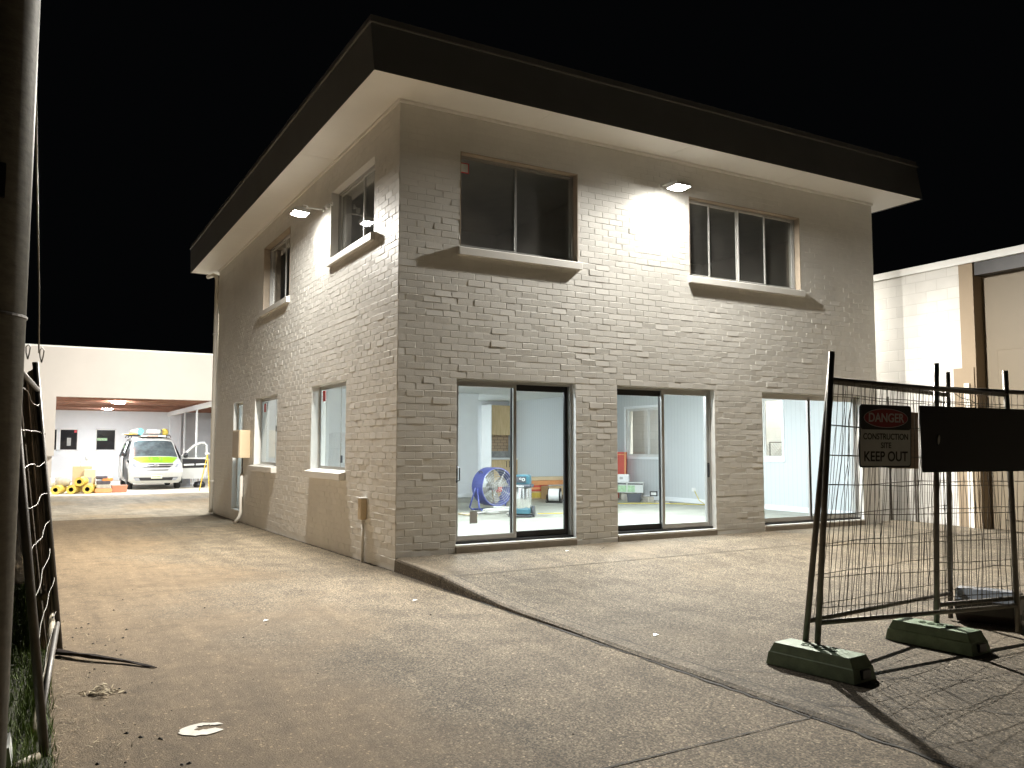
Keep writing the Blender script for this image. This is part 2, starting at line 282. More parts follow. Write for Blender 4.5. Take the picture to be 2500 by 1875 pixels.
# ------------------------------------------------------------------ mesh helpers
def wloc(o):
    v = Vector((0, 0, 0))
    while o is not None: v += o.location; o = o.parent
    return v
class MB:
    def __init__(s): s.v = []; s.f = []; s.m = Matrix.Identity(4)
    def add(s, vs, fs):
        b = len(s.v); s.v += [tuple(s.m @ Vector(q)) for q in vs]; s.f += [tuple(b+i for i in f) for f in fs]; return s
    def box(s, x0, x1, y0, y1, z0, z1):
        return s.add([(x0, y0, z0), (x1, y0, z0), (x1, y1, z0), (x0, y1, z0), (x0, y0, z1), (x1, y0, z1), (x1, y1, z1), (x0, y1, z1)],
                     [(0, 3, 2, 1), (4, 5, 6, 7), (0, 1, 5, 4), (1, 2, 6, 5), (2, 3, 7, 6), (3, 0, 4, 7)])
    def quad(s, *q): return s.add(q, [tuple(range(len(q)))])
    def tube(s, pts, r, n=8, closed=False, cap=True, r1=None):
        pts = [Vector(p) for p in pts]; k = len(pts); rings = []
        prev = None
        for i, p in enumerate(pts):
            if closed: d = pts[(i+1) % k]-pts[i-1]
            else: d = pts[min(i+1, k-1)]-pts[max(i-1, 0)]
            d.normalize()
            if prev is None:
                a = Vector((0, 0, 1)) if abs(d.z) < .9 else Vector((1, 0, 0))
            else: a = prev
            a = (a-d*a.dot(d)).normalized(); prev = a; b = d.cross(a)
            rr = r if r1 is None else r+(r1-r)*i/(k-1)
            rings.append([p+(a*math.cos(2*math.pi*j/n)+b*math.sin(2*math.pi*j/n))*rr for j in range(n)])
        vs = [q for g in rings for q in g]; fs = []
        for i in range(k if closed else k-1):
            i2 = (i+1) % k
            for j in range(n): fs.append((i*n+j, i*n+(j+1) % n, i2*n+(j+1) % n, i2*n+j))
        if cap and not closed: fs += [tuple(range(n))[::-1], tuple((k-1)*n+j for j in range(n))]
        return s.add(vs, fs)
    def cyl(s, p0, p1, r, n=20, r1=None): return s.tube([p0, p1], r, n, r1=r1)
    def lathe(s, prof, n=24, axis='Z', c=(0, 0, 0), a0=0, a1=2*math.pi):
        vs = []; fs = []; full = abs(a1-a0-2*math.pi) < 1e-6; cols = n if full else n+1
        for r, h in prof:
            for j in range(cols):
                a = a0+(a1-a0)*j/n; x, y = r*math.cos(a), r*math.sin(a)
                vs.append({'Z': (c[0]+x, c[1]+y, c[2]+h), 'Y': (c[0]+x, c[1]+h, c[2]+y), 'X': (c[0]+h, c[1]+x, c[2]+y)}[axis])
        for i in range(len(prof)-1):
            for j in range(n):
                j2 = (j+1) % cols; fs.append((i*cols+j, i*cols+j2, (i+1)*cols+j2, (i+1)*cols+j))
        return s.add(vs, fs)
    def prism(s, poly, d0, d1, axis='Y'):
        """poly of (a, b) pairs extruded along axis; Y: a=x b=z, X: a=y b=z, Z: a=x b=y"""
        mk = {'Y': lambda a, b, d: (a, d, b), 'X': lambda a, b, d: (d, a, b), 'Z': lambda a, b, d: (a, b, d)}[axis]
        n = len(poly)
        return s.add([mk(a, b, d0) for a, b in poly]+[mk(a, b, d1) for a, b in poly],
                     [tuple(range(n)), tuple(range(n, 2*n))[::-1]]+[(i, (i+1) % n, n+(i+1) % n, n+i) for i in range(n)])
    def build(s, name, mat, parent=None, bevel=0, smooth=False, seg=2, recalc=True):
        off = wloc(parent) if parent else Vector((0, 0, 0))
        me = bpy.data.meshes.new(name); me.from_pydata([tuple(Vector(q)-off) for q in s.v], [], s.f)
        if recalc:
            bm = bmesh.new(); bm.from_mesh(me); bmesh.ops.recalc_face_normals(bm, faces=bm.faces); bm.to_mesh(me); bm.free()
        o = bpy.data.objects.new(name, me); COL.objects.link(o)
        me.materials.append(M[mat] if isinstance(mat, str) else mat)
        if smooth:
            for p_ in me.polygons: p_.use_smooth = True
        if bevel:
            b = o.modifiers.new('bevel', 'BEVEL'); b.width = bevel; b.segments = seg; b.limit_method = 'ANGLE'; b.angle_limit = R(40)
        if parent: o.parent = parent
        return o
def tag(o, label=None, cat=None, group=None, kind=None):
    if label: o['label'] = label
    if cat: o['category'] = cat
    if group: o['group'] = group
    if kind: o['kind'] = kind
    return o
def thing(name, label, cat, loc=(0, 0, 0), group=None):
    o = bpy.data.objects.new(name, None); COL.objects.link(o); o.location = loc; o.empty_display_size = .2
    return tag(o, label, cat, group)
def dup(o, parent=None):
    c = o.copy(); COL.objects.link(c)
    if parent: c.parent = parent
    for ch in list(o.children): dup(ch, c)
    return c
def text(s, size, name, mat, parent, mtx, ext=.001, align='CENTER', sx=1.0):
    cu = bpy.data.curves.new(name, 'FONT'); cu.body = s; cu.size = size; cu.extrude = ext; cu.align_x = align; cu.align_y = 'CENTER'
    cu.offset = size*.02
    t = bpy.data.objects.new(name, cu); COL.objects.link(t); bpy.context.view_layer.update()
    me = bpy.data.meshes.new_from_object(t.evaluated_get(bpy.context.evaluated_depsgraph_get()))
    bpy.data.objects.remove(t)
    off = wloc(parent) if parent else Vector((0, 0, 0))
    me.transform(Matrix.Translation(-off) @ mtx @ Matrix.Diagonal((sx, 1, 1, 1)))
    me.materials.clear(); me.materials.append(M[mat]); me.name = name
    o = bpy.data.objects.new(name, me); COL.objects.link(o)
    if parent: o.parent = parent
    return o
def rnd(a, b): return random.uniform(a, b)
def basis(o, ex, ey, ez):
    return Matrix(((ex[0], ey[0], ez[0], o[0]), (ex[1], ey[1], ez[1], o[1]), (ex[2], ey[2], ez[2], o[2]), (0, 0, 0, 1)))

# ------------------------------------------------------------------ the ground
W_, L_ = 9.087, 11.9        # building footprint
def drivez(y): 
    if y < 0: return -.25
    if y < 11.2: return -.25-.11*y/11.2
    if y < 22: return -.36-.035*(y-11.2)/10.8
    return -.395
g = MB(); xs = [-150, -30, -8, -3.6, 0, 5, 12, 40, 200]; ys = [-120, -30, -10, -5, 0, 2.8, 5.6, 8.4, 11.2, 16, 22, 40, 90, 260]
g.add([(x, y, drivez(y)-.0 if -29 < y < 41 else -.6) for y in ys for x in xs],
      [(j*len(xs)+i, j*len(xs)+i+1, (j+1)*len(xs)+i+1, (j+1)*len(xs)+i) for j in range(len(ys)-1) for i in range(len(xs)-1)])
drive = tag(g.build('driveway', 'drive'), kind='structure')
g = MB(); ysy = [11.25, 13, 16, 19, 22.02]
g.add([(x, y, drivez(y)+.005) for y in ysy for x in (-3.9, 14)], [(2*i, 2*i+1, 2*i+3, 2*i+2) for i in range(4)])
yard = tag(g.build('rear_yard', 'yard'), kind='structure')
g = MB(); g.box(-8, 12, 21.95, 38, -.6, -.375)
tag(g.build('shed_floor', 'slab'), kind='structure')

def interp(tab, y):
    for (y0, v0), (y1, v1) in zip(tab, tab[1:]):
        if y <= y0 and y >= y1: return v0+(v1-v0)*(y0-y)/(y0-y1)
    return tab[0][1] if y > tab[0][0] else tab[-1][1]
EDGE = [(0, -.085), (-1.3, -.125), (-1.9, -.168), (-2.4, -.198), (-3, -.213), (-4.6, -.229), (-8, -.236), (-20, -.238)]
SLOPE = [(0, .003), (-1.5, .006), (-5, .017), (-20, .02)]
def padz(x, y):
    s = interp(SLOPE, y); return interp(EDGE, y)+s*max(0, min(x-.15, 5.5))
px = [.15, .5, 1, 2, 3, 4, 5.7, 7.5, 9.99]
py = [-.0, -.5, -1.0, -1.38]
def sheet(px, py, dz=0):
    g = MB(); g.add([(x, y, padz(x, y)+dz) for y in py for x in px],
        [(j*len(px)+i, j*len(px)+i+1, (j+1)*len(px)+i+1, (j+1)*len(px)+i) for j in range(len(py)-1) for i in range(len(px)-1)])
    return g
tag(sheet(px, [.3]+py).build('footpath_slab', 'pad'), kind='structure')
padys = [-1.392, -1.9, -2.4, -3, -3.8, -4.6, -5.6, -7, -9, -12, -20]
pad = tag(sheet(px+[14, 30], padys).build('front_pad', 'pad'), kind='structure')
# kerb edging along the pad: rounded nose, real step down to the driveway
kb = MB(); kyy = [0, -.3, -.7, -1.0, -1.31]+[-1.33, -1.6, -1.9, -2.15, -2.4, -2.7, -3, -3.4, -3.8, -4.2, -4.6, -5, -5.5, -6, -7, -8, -10, -14, -20]
rows = []
for y in kyy:
    z = interp(EDGE, y); j = rnd(-.006, .006); wv = .02 if y < -2 else 0
    zb = -.28
    rows.append([(.146, y, z+.003), (.03+j, y, z+.002), (.008+j, y, z-.008), (-.004+j, y, z-.03 if z > -.2 else z-.012), (-.012+j, y, zb)])
vs = [q for r_ in rows for q in r_]; n = 5
kb.add(vs, [(i*n+j, i*n+j+1, (i+1)*n+j+1, (i+1)*n+j) for i in range(len(rows)-1) for j in range(n-1) if i != 4])
kb.add([rows[0][k] for k in range(5)]+[(.146, 0, -.28)], [(0, 1, 2, 3, 4, 5)])
tag(kb.build('kerb', 'kerb', smooth=False), kind='structure')
# joints and cracks, thin dirt-filled lines on the slabs
def strip(pts, wdt, zf, dz, jit=.0):
    g = MB(); P = []
    for i in range(len(pts)-1):
        a, b = Vector(pts[i]), Vector(pts[i+1]); k = max(2, int((b-a).length/.09))
        for t in range(k): P.append(a+(b-a)*t/k)
    P.append(Vector(pts[-1])); vs = []
    for i, q in enumerate(P):
        d = (P[min(i+1, len(P)-1)]-P[max(i-1, 0)]).normalized(); nn = Vector((-d.y, d.x)); o_ = nn*rnd(-jit, jit); hw = wdt*rnd(.4, 1.1)/2
        for s in (-1, 1):
            v = q+o_+nn*s*hw; vs.append((v.x, v.y, zf(v.x, v.y)+dz))
    return g.add(vs, [(2*i, 2*i+1, 2*i+3, 2*i+2) for i in range(len(P)-1)])
for pts, wd, ji in [([(.15, -1.386), (9.9, -1.386)], .014, .002), ([(.149, -1.33), (.152, -20)], .012, .004), ([(-.0, -1.32), (.15, -1.32)], .012, .001),
                    ([(.16, -5.3), (.6, -5.75), (1.4, -6.4), (2.6, -7.2)], .010, .012), ([(.16, -6.2), (.7, -6.6), (1.3, -7.3), (1.5, -8)], .012, .014),
                    ([(.2, -5.0), (.62, -5.35), (.9, -5.9), (1.1, -6.3)], .006, .01), ([(4.3, -1.4), (4.5, -3), (4.45, -6)], .008, .01),
                    ([(1.2, -3.9), (3.0, -4.1), (6, -4.0)], .006, .012)]:
    strip(pts, wd, padz, .0045, ji).build('joint', 'joint', pad)
dz_ = lambda x, y: drivez(y)
for pts, wd, ji in [([(-3.5, -.1), (-.02, -.13)], .008, .004), ([(-4, -6.36), (.0, -6.27)], .012, .004), ([(-.018, -1.4), (-.02, -20)], .034, .014), ([(-.015, -.0), (-.008, -1.5)], .02, .004),
                    ([(-3.6, 5.6), (0, 5.55)], .012, .004), ([(-.01, .02), (-.01, 11.2)], .02, .006)]:
    strip(pts, wd, dz_, .0045, ji).build('joint', 'joint', drive)
# loose dark clods and crumbs scattered on the driveway
g = MB()
for k in range(130):
    x, y = (rnd(-3.5, -.3), rnd(-7, .5)) if k < 50 else (rnd(-3.6, -3.1), rnd(-6, -1.5)) if k < 110 else (rnd(.3, 6), rnd(-5, -.3))
    z = drivez(y) if x < 0 else padz(x, y); r_ = random.choice([.004, .005, .006, .008, .010, .013])
    g.add([(x+r_*rnd(.7, 1.3)*math.cos(a), y+r_*rnd(.7, 1.3)*math.sin(a), z+.001) for a in [i*1.05 for i in range(6)]]+[(x+rnd(-.3, .3)*r_, y, z+r_*.8)],
          [(i, (i+1) % 6, 6) for i in range(6)])
tag(g.build('dirt_crumbs', 'clod'), 'small dark clods and crumbs scattered over driveway', 'debris', kind='stuff')
# straw and grass clippings by the fence foot
g = MB()
for k in range(260):
    x = -3.72+abs(random.gauss(0, .16)); y = rnd(-6, -1.2); a = rnd(0, 6.28); l = rnd(.02, .09); z = drivez(y)+rnd(.003, .015); wv = rnd(.0015, .004)
    dx, dy = math.cos(a)*l, math.sin(a)*l
    g.add([(x-dy*wv/l, y+dx*wv/l, z), (x+dy*wv/l, y-dx*wv/l, z), (x+dx, y+dy, z+rnd(0, .02))], [(0, 1, 2)])
tag(g.build('straw_litter', 'straw'), 'dry straw and clippings along the fence foot', 'litter', kind='stuff')
# grass verge at left
g = MB(); g.add([(x, y, -.243+(.02 if x < -3.9 else 0)) for y in (-9, -5, -2.4, 1) for x in (-9, -3.95, -3.72)], [(j*3+i, j*3+i+1, (j+1)*3+i+1, (j+1)*3+i) for j in range(3) for i in range(2)])
tag(g.build('grass_verge_soil', 'soil'), kind='structure')
g = MB()
for k in range(15000):
    x = -3.70-abs(random.gauss(0, .35)); y = rnd(-6.2, .8); z = -.245; h = rnd(.03, .10); a = rnd(0, 6.28); b = rnd(.0, .05)
    if x > -3.78 and random.random() < .6: continue
    c, s = math.cos(a)*.003, math.sin(a)*.003; bx, by = math.cos(a+1.57)*b, math.sin(a+1.57)*b
    g.add([(x-c, y-s, z), (x+c, y+s, z), (x+bx, y+by, z+h)], [(0, 1, 2)])
tag(g.build('grass', 'grass', recalc=False), 'short green grass on the verge behind the pole', 'grass', kind='stuff')

# ------------------------------------------------------------------ the two storey building
bld = thing('two_storey_building', 'two storey pale painted brick building with dark flat roof edge', 'building', (0, 0, -.25))
ZS, ZT = 5.646, 6.244
FR = [(.847, 2.702, 3.86, 5.124), (4.763, 7.21, 3.885, 5.118), (.811, 2.648, 0, 2.14), (3.36, 5.223, 0, 2.14), (6.248, 8.636, 0, 2.14)]
LF = [(1.937, 3.65, .90, 2.223), (5.85, 7.636, .90, 2.223), (8.79, 9.72, -.104, 2.227), (.89, 2.803, 4.14, 5.19), (5.17, 7.155, 3.95, 5.22)]
EF = [(5.72, 6.98, 1.03, 2.2), (2.0, 3.4, 1.03, 2.25)]
mp_front = lambda a, d, z: (a, d, z)          # d = depth into the building
mp_side = lambda a, d, z: (d, a, z)
mp_east = lambda a, d, z: (W_-d, a, z)
def wall_mb(a0, a1, z0, z1, holes, mp, th=.24):
    g = MB(); A = sorted({a0, a1, *[h[0] for h in holes], *[h[1] for h in holes]}); Z = sorted({z0, z1, *[h[2] for h in holes], *[h[3] for h in holes]})
    for i in range(len(A)-1):
        for j in range(len(Z)-1):
            ca, cz = (A[i]+A[i+1])/2, (Z[j]+Z[j+1])/2
            if any(h[0] < ca < h[1] and h[2] < cz < h[3] for h in holes): continue
            for d in (0, th): g.quad(mp(A[i], d, Z[j]), mp(A[i+1], d, Z[j]), mp(A[i+1], d, Z[j+1]), mp(A[i], d, Z[j+1]))
    for h in holes:
        b0, b1, c0, c1 = h
        for q in [((b0, c0), (b0, c1)), ((b1, c0), (b1, c1)), ((b0, c0), (b1, c0)), ((b0, c1), (b1, c1))]:
            (pa, pz), (qa, qz) = q
            g.quad(mp(pa, 0, pz), mp(qa, 0, qz), mp(qa, th, qz), mp(pa, th, pz))
    return g
def bricks(g, a0, a1, z0, z1, holes, mp, seed, flip=False):
    rg = random.Random(seed); H, Lb, J = .086, .24, .009
    nrow = int((z1-z0)/H)+1
    for r_ in range(nrow):
        zb = z0+r_*H; zt = min(zb+H, z1)
        rowj = rg.gauss(0, .0005); off = (Lb/2 if r_ % 2 else 0)+rg.gauss(0, .008)
        a = a0-off
        while a < a1:
            b = a+Lb; segs = [(max(a, a0), min(b, a1))]; a += Lb; cz = (zb+zt)/2; lo, hi = zb, zt
            for h in holes:
                if h[2] < cz < h[3]:
                    ns = []
                    for s0, s1 in segs:
                        if s1 <= h[0] or s0 >= h[1]: ns.append((s0, s1)); continue
                        if s0 < h[0]: ns.append((s0, h[0]+J/2))
                        if s1 > h[1]: ns.append((h[1]-J/2, s1))
                    segs = ns
                elif segs and segs[0][1] > h[0] and segs[0][0] < h[1]:
                    if lo < h[3] < hi: lo = h[3]
                    if lo < h[2] < hi: hi = h[2]
            for s0, s1 in segs:
                if s1-s0 < .025 or hi-lo < .02: continue
                x0, x1, zl, zh = s0+J/2*rg.uniform(.4, 1), s1-J/2*rg.uniform(.4, 1), lo+J/2*rg.uniform(.5, 1), hi-J/2*rg.uniform(.4, 1)
                p0 = -(.0019+abs(rg.gauss(0, .0008)))+rowj; tx = rg.gauss(0, .0007); tz = rg.gauss(0, .0008)
                if rg.random() < .04: p0 -= .002
                e = .0035
                fr = [(x0+e, p0-tx-tz, zl+e), (x1-e, p0+tx-tz, zl+e), (x1-e, p0+tx+tz, zh-e), (x0+e, p0-tx+tz, zh-e)]
                bk = [(x0, .002, zl), (x1, .002, zl), (x1, .002, zh), (x0, .002, zh)]
                md = [(x0, p0*.55, zl), (x1, p0*.55, zl), (x1, p0*.55, zh), (x0, p0*.55, zh)]
                vs = [mp(*q) for q in fr+md+bk]
                fs = [(0, 1, 2, 3)]+[(i, 4+i, 4+(i+1) % 4, (i+1) % 4) for i in range(4)]+[(4+i, 8+i, 8+(i+1) % 4, 4+(i+1) % 4) for i in range(4)]
                if flip: fs = [f[::-1] for f in fs]
                g.add(vs, fs)
    return g
# faces wound so normals face outwards: front wall looks to -y, side wall to -x
g = wall_mb(0, W_, -.5, ZS, FR, mp_front); bf = MB(); bricks(bf, -.003, W_+.003, -.095, 5.64, FR, mp_front, 3)
wf = g.build('wall', 'mortar', bld); bf.build('brickwork', 'paint', wf, recalc=False)
g = wall_mb(.24, L_, -.5, ZS, LF, mp_side); g2 = MB(); g2.quad((0, 0, -.5), (0, .24, -.5), (0, .24, ZS), (0, 0, ZS))
bs_ = MB(); bricks(bs_, -.003, L_, -.36, 5.64, LF, mp_side, 5, True)
ws = g.build('wall', 'mortar', bld); bs_.build('brickwork', 'paint', ws, recalc=False)
g2.build('wall', 'mortar', bld)
wall_mb(0.24, L_, -.5, ZS, EF, mp_east, .2).build('wall', 'mortar', bld)
MB().box(.24, W_-.2, L_-.24, L_, -.5, ZS).build('wall', 'mortar', bld)
# roof with raked front fascia, capping and soffit
def ring(z0, z1, o0, o1):   # offsets (left, front, right, back) at the two heights
    a = [(-o0[0], -o0[1], z0), (W_+o0[2], -o0[1], z0), (W_+o0[2], L_+o0[3], z0), (-o0[0], L_+o0[3], z0)]
    b = [(-o1[0], -o1[1], z1), (W_+o1[2], -o1[1], z1), (W_+o1[2], L_+o1[3], z1), (-o1[0], L_+o1[3], z1)]
    return MB().add(a+b, [(i, (i+1) % 4, 4+(i+1) % 4, 4+i) for i in range(4)])
o0 = (.588, .644, .542, .62); o1 = (.604, .546, .542, .62)
rf = ring(ZS-.012, ZT, o0, o1).build('roof', 'fascia', bld)
ring(ZT+.018, ZT+.10, tuple(x+.008 for x in o1), tuple(x+.004 for x in o1)).build('capping', 'fascia', rf)
tr = MB(); k = [x+.022 for x in o1]
ring(ZT+.0, ZT+.018, tuple(k), tuple(k)).build('trim', 'fasciatrim', rf)
MB().add([(-k[0], -k[1], ZT), (W_+k[2], -k[1], ZT), (W_+k[2], L_+k[3], ZT), (-k[0], L_+k[3], ZT)], [(0, 1, 2, 3)]).build('roof_sheet', 'fascia', rf)
MB().box(-.575, W_+.53, -.63, L_+.605, ZS, ZS+.012).build('soffit', 'soffit', bld)
q = MB(); q.box(-.03, W_+.02, -.03, -.0, ZS-.045, ZS-.001); q.box(-.03, -.0, 0, L_, ZS-.045, ZS-.001); q.build('cornice_bead', 'soffit', bld, bevel=.006)
for x in (1.9, 4.3, 6.7): MB().box(x-.006, x+.006, -.63, -.03, ZS-.003, ZS).build('soffit_batten', 'soffit', bld)
for y in (2.6, 5.0, 7.4, 9.8): MB().box(-.575, -.03, y-.006, y+.006, ZS-.003, ZS).build('soffit_batten', 'soffit', bld)
# floors, ceilings, inner walls
MB().box(.24, W_-.2, .24, L_-.24, -.3, .02).build('floor_slab', 'ifloor', bld)
MB().box(.24, W_-.2, .24, L_-.24, 2.585, 3.0).build('ceiling', 'iceil', bld)
MB().box(.24, W_-.2, .24, L_-.24, 5.3, 5.6).build('ceiling', 'dark_int', bld)
eh = [(h[0], h[1], h[2], h[3]) for h in EF]
lin = MB()
def lining(a0, a1, z0, z1, holes, mp, d):
    g = MB(); A = sorted({a0, a1, *[h[0] for h in holes], *[h[1] for h in holes]}); Z = sorted({z0, z1, *[max(z0, h[2]) for h in holes], *[h[3] for h in holes]})
    for i in range(len(A)-1):
        for j in range(len(Z)-1):
            ca, cz = (A[i]+A[i+1])/2, (Z[j]+Z[j+1])/2
            if any(h[0] < ca < h[1] and h[2] < cz < h[3] for h in holes): continue
            g.quad(mp(A[i], d, Z[j]), mp(A[i+1], d, Z[j]), mp(A[i+1], d, Z[j+1]), mp(A[i], d, Z[j+1]))
    return g
lining(.25, L_-.25, .02, 2.584, EF, mp_east, .206).build('panelled_lining', 'vj', bld)
lining(.25, W_-.21, .02, 2.584, [h for h in FR if h[2] < 1], mp_front, .246).build('wall_lining', 'iwhite', bld)
lining(.25, L_-.25, .02, 2.584, [h for h in LF if h[2] < 2], mp_side, .246).build('wall_lining', 'iwhite', bld)
MB().quad((.25, L_-.247, .02), (W_-.21, L_-.247, .02), (W_-.21, L_-.247, 2.584), (.25, L_-.247, 2.584)).build('wall_lining', 'iwhite', bld)
MB().box(.25, 5.75, 8.9, 9.02, .02, 2.584).build('partition', 'iwhite', bld)
MB().box(8.16, 8.84, 7.36, L_-.26, .02, 2.584).build('panelled_partition', 'vj', bld)
sk = MB(); sk.box(W_-.225, W_-.207, .26, L_-.26, .021, .12); sk.box(.26, 5.74, 8.884, 8.899, .021, .11); sk.build('skirting', 'skirt', bld, bevel=.004)
up_ = MB(); up_.box(.25, W_-.21, 4.2, 4.3, 3.0, 5.3); up_.box(3.7, 3.8, .25, 4.2, 3.0, 5.3); up_.box(2.05, 2.62, 3.2, 3.25, 3.0, 5.0); up_.build('partition', 'dark_int', bld)
lining(.25, W_-.21, 3.001, 5.3, [h for h in FR if h[2] > 1], mp_front, .246).build('wall_lining', 'dark_int', bld)
lining(.25, L_-.25, 3.001, 5.3, [h for h in LF if h[2] > 3], mp_side, .246).build('wall_lining', 'dark_int', bld)
o = MB(); o.box(W_-.222, W_-.208, 4.49, 4.61, .28, .36); o.build('power_outlet', 'white', bld, bevel=.003)
# ---- windows
def bar(g, mp, a0, a1, d0, d1, z0, z1):
    pts = [mp(a, d, z) for z in (z0, z1) for a, d in ((a0, d0), (a1, d0), (a1, d1), (a0, d1))]
    g.add(pts, [(0, 3, 2, 1), (4, 5, 6, 7), (0, 1, 5, 4), (1, 2, 6, 5), (2, 3, 7, 6), (3, 0, 4, 7)])
def window(mp, h, splits, depth, gmat='glass', sill=.062, fmat='alu', reveal=None, sticker=None, latch=None, sillh=.10, sashmat=None, fd=.07, fb=.035):
    a0, a1, z0, z1 = h; root = None
    f = MB(); d0, d1 = depth, depth+fd
    bar(f, mp, a0, a0+fb, d0, d1, z0, z1); bar(f, mp, a1-fb, a1, d0, d1, z0, z1)
    bar(f, mp, a0+fb, a1-fb, d0, d1, z0, z0+fb); bar(f, mp, a0+fb, a1-fb, d0, d1, z1-fb, z1)
    win = f.build('window', fmat, bld)
    sa = MB(); A = [a0+fb]+[a0+(a1-a0)*s for s in splits]+[a1-fb]
    for i in range(len(A)-1):
        b0, b1 = A[i], A[i+1]; k_ = fd/.07; dd = d0+.012*k_+.022*k_*(i % 2); t = .022; th = .02*k_
        bar(sa, mp, b0, b0+t, dd, dd+th, z0+fb, z1-fb); bar(sa, mp, b1-t, b1, dd, dd+th, z0+fb, z1-fb)
        bar(sa, mp, b0+t, b1-t, dd, dd+th, z0+fb, z0+fb+t); bar(sa, mp, b0+t, b1-t, dd, dd+th, z1-fb-t, z1-fb)
        p_ = MB(); p_.quad(mp(b0+t, dd+th/2, z0+fb+t), mp(b1-t, dd+th/2, z0+fb+t), mp(b1-t, dd+th/2, z1-fb-t), mp(b0+t, dd+th/2, z1-fb-t)); p_.build('pane', gmat, win)
    sa.build('sash', sashmat or fmat, win)
    if sill:
        s_ = MB(); e = .035
        pts = [(a0-e, -sill, z0-sillh-.02), (a1+e, -sill, z0-sillh-.02), (a1+e, -sill, z0-.02), (a0-e, -sill, z0-.02),
               (a0-e, -.001, z0-sillh-.02), (a1+e, -.001, z0-sillh-.02), (a1+e, -.001, z0), (a0-e, -.001, z0)]
        s_.add([mp(*q) for q in pts], [(0, 1, 2, 3), (4, 7, 6, 5), (0, 4, 5, 1), (3, 2, 6, 7), (0, 3, 7, 4), (1, 5, 6, 2)])
        s_.build('sill', 'paint', win, bevel=.006)
        s2 = MB(); s2.quad(mp(a0, -.001, z0+.002), mp(a1, -.001, z0+.002), mp(a1, depth, z0+.014), mp(a0, depth, z0+.014)); s2.build('sill_tray', 'paint', win)
    if reveal:
        rv = MB(); t = .012
        bar(rv, mp, a0+.001, a0+t, -.004, depth-.001, z0+.016, z1); bar(rv, mp, a1-t, a1-.001, -.004, depth-.001, z0+.016, z1)
        bar(rv, mp, a0+t, a1-t, -.004, depth-.001, z1-t, z1-.001); rv.build('reveal', reveal, win)
    if sticker:
        ax, zz, sw, sh = sticker; st = MB(); dd = d0+.012*fd/.07
        bar(st, mp, ax, ax+sw, dd+.001, dd+.0035, zz, zz+sh); st.build('sticker', 'red', win)
    if latch:
        la = MB(); ax, zz = latch; bar(la, mp, ax-.02, ax+.02, d0-.012, d0+.012, zz, zz+.11); la.build('latch', 'vacgrey', win, bevel=.004)
    return win
wu1 = window(mp_front, FR[0], [.49], .10, 'glass_up', reveal='reveal', sticker=(.90, 4.88, .13, .14))
window(mp_front, FR[1], [.215, .465, .715], .10, 'glass_up', reveal='reveal', sashmat='alu_white')
MB().add([mp_front(.91, .1115, 4.895), mp_front(1.015, .1115, 4.895), mp_front(1.015, .1115, 5.005), mp_front(.91, .1115, 5.005)], [(0, 1, 2, 3)]).build('label_paper', 'signw', wu1)
window(mp_side, LF[3], [.42], .12, 'glass_up', sashmat='alu_white')
window(mp_side, LF[4], [.42], .12, 'glass_up', reveal='reveal', sashmat='alu_white')
window(mp_side, LF[0], [.37], .13, 'glass', sticker=(3.36, 1.98, .14, .17), latch=(2.50, 1.02), fmat='alu', fd=.024, sill=.10)
window(mp_side, LF[1], [.35], .13, 'glass', sticker=(7.3, 1.95, .14, .17), latch=(6.40, 1.55), fmat='alu', fd=.024, sill=.10)
window(mp_side, LF[2], [], .10, 'glass', sill=0, fmat='alu_white', fd=.02, fb=.025)
for h in EF: window(mp_east, h, [.38], .09, 'glass', fmat='alu_white')
for h in EF:
    fl = MB()
    bar(fl, mp_east, h[0]-.06, h[0], .19, .222, h[2]-.06, h[3]+.06); bar(fl, mp_east, h[1], h[1]+.06, .19, .222, h[2]-.06, h[3]+.06)
    bar(fl, mp_east, h[0], h[1], .19, .222, h[2]-.06, h[2]); bar(fl, mp_east, h[0], h[1], .19, .222, h[3], h[3]+.06)
    fl.build('architrave', 'skirt', bld)
gr = MB()
for i in range(9):
    for sgn in (-1, 1):
        y0 = 2.1+i*.07; gr.tube([(W_+.25, y0, 1.05), (W_+.25, y0+sgn*.28, 1.33)], .004, 4)
gr.tube([(W_+.25, 2.02, .95), (W_+.25, 2.02, 1.30), (W_+.25, 2.1, 1.36), (W_+.25, 2.75, 1.36)], .014, 6); 
gr.tube([(W_+.25, 2.75, -.1), (W_+.25, 2.75, 1.36)], .014, 6); gr.tube([(W_+.25, 2.02, -.1), (W_+.25, 2.02, .95)], .014, 6)
tag(gr.build('mesh_screen', 'galv'), 'round cornered mesh screen leaning outside the east window', 'screen')
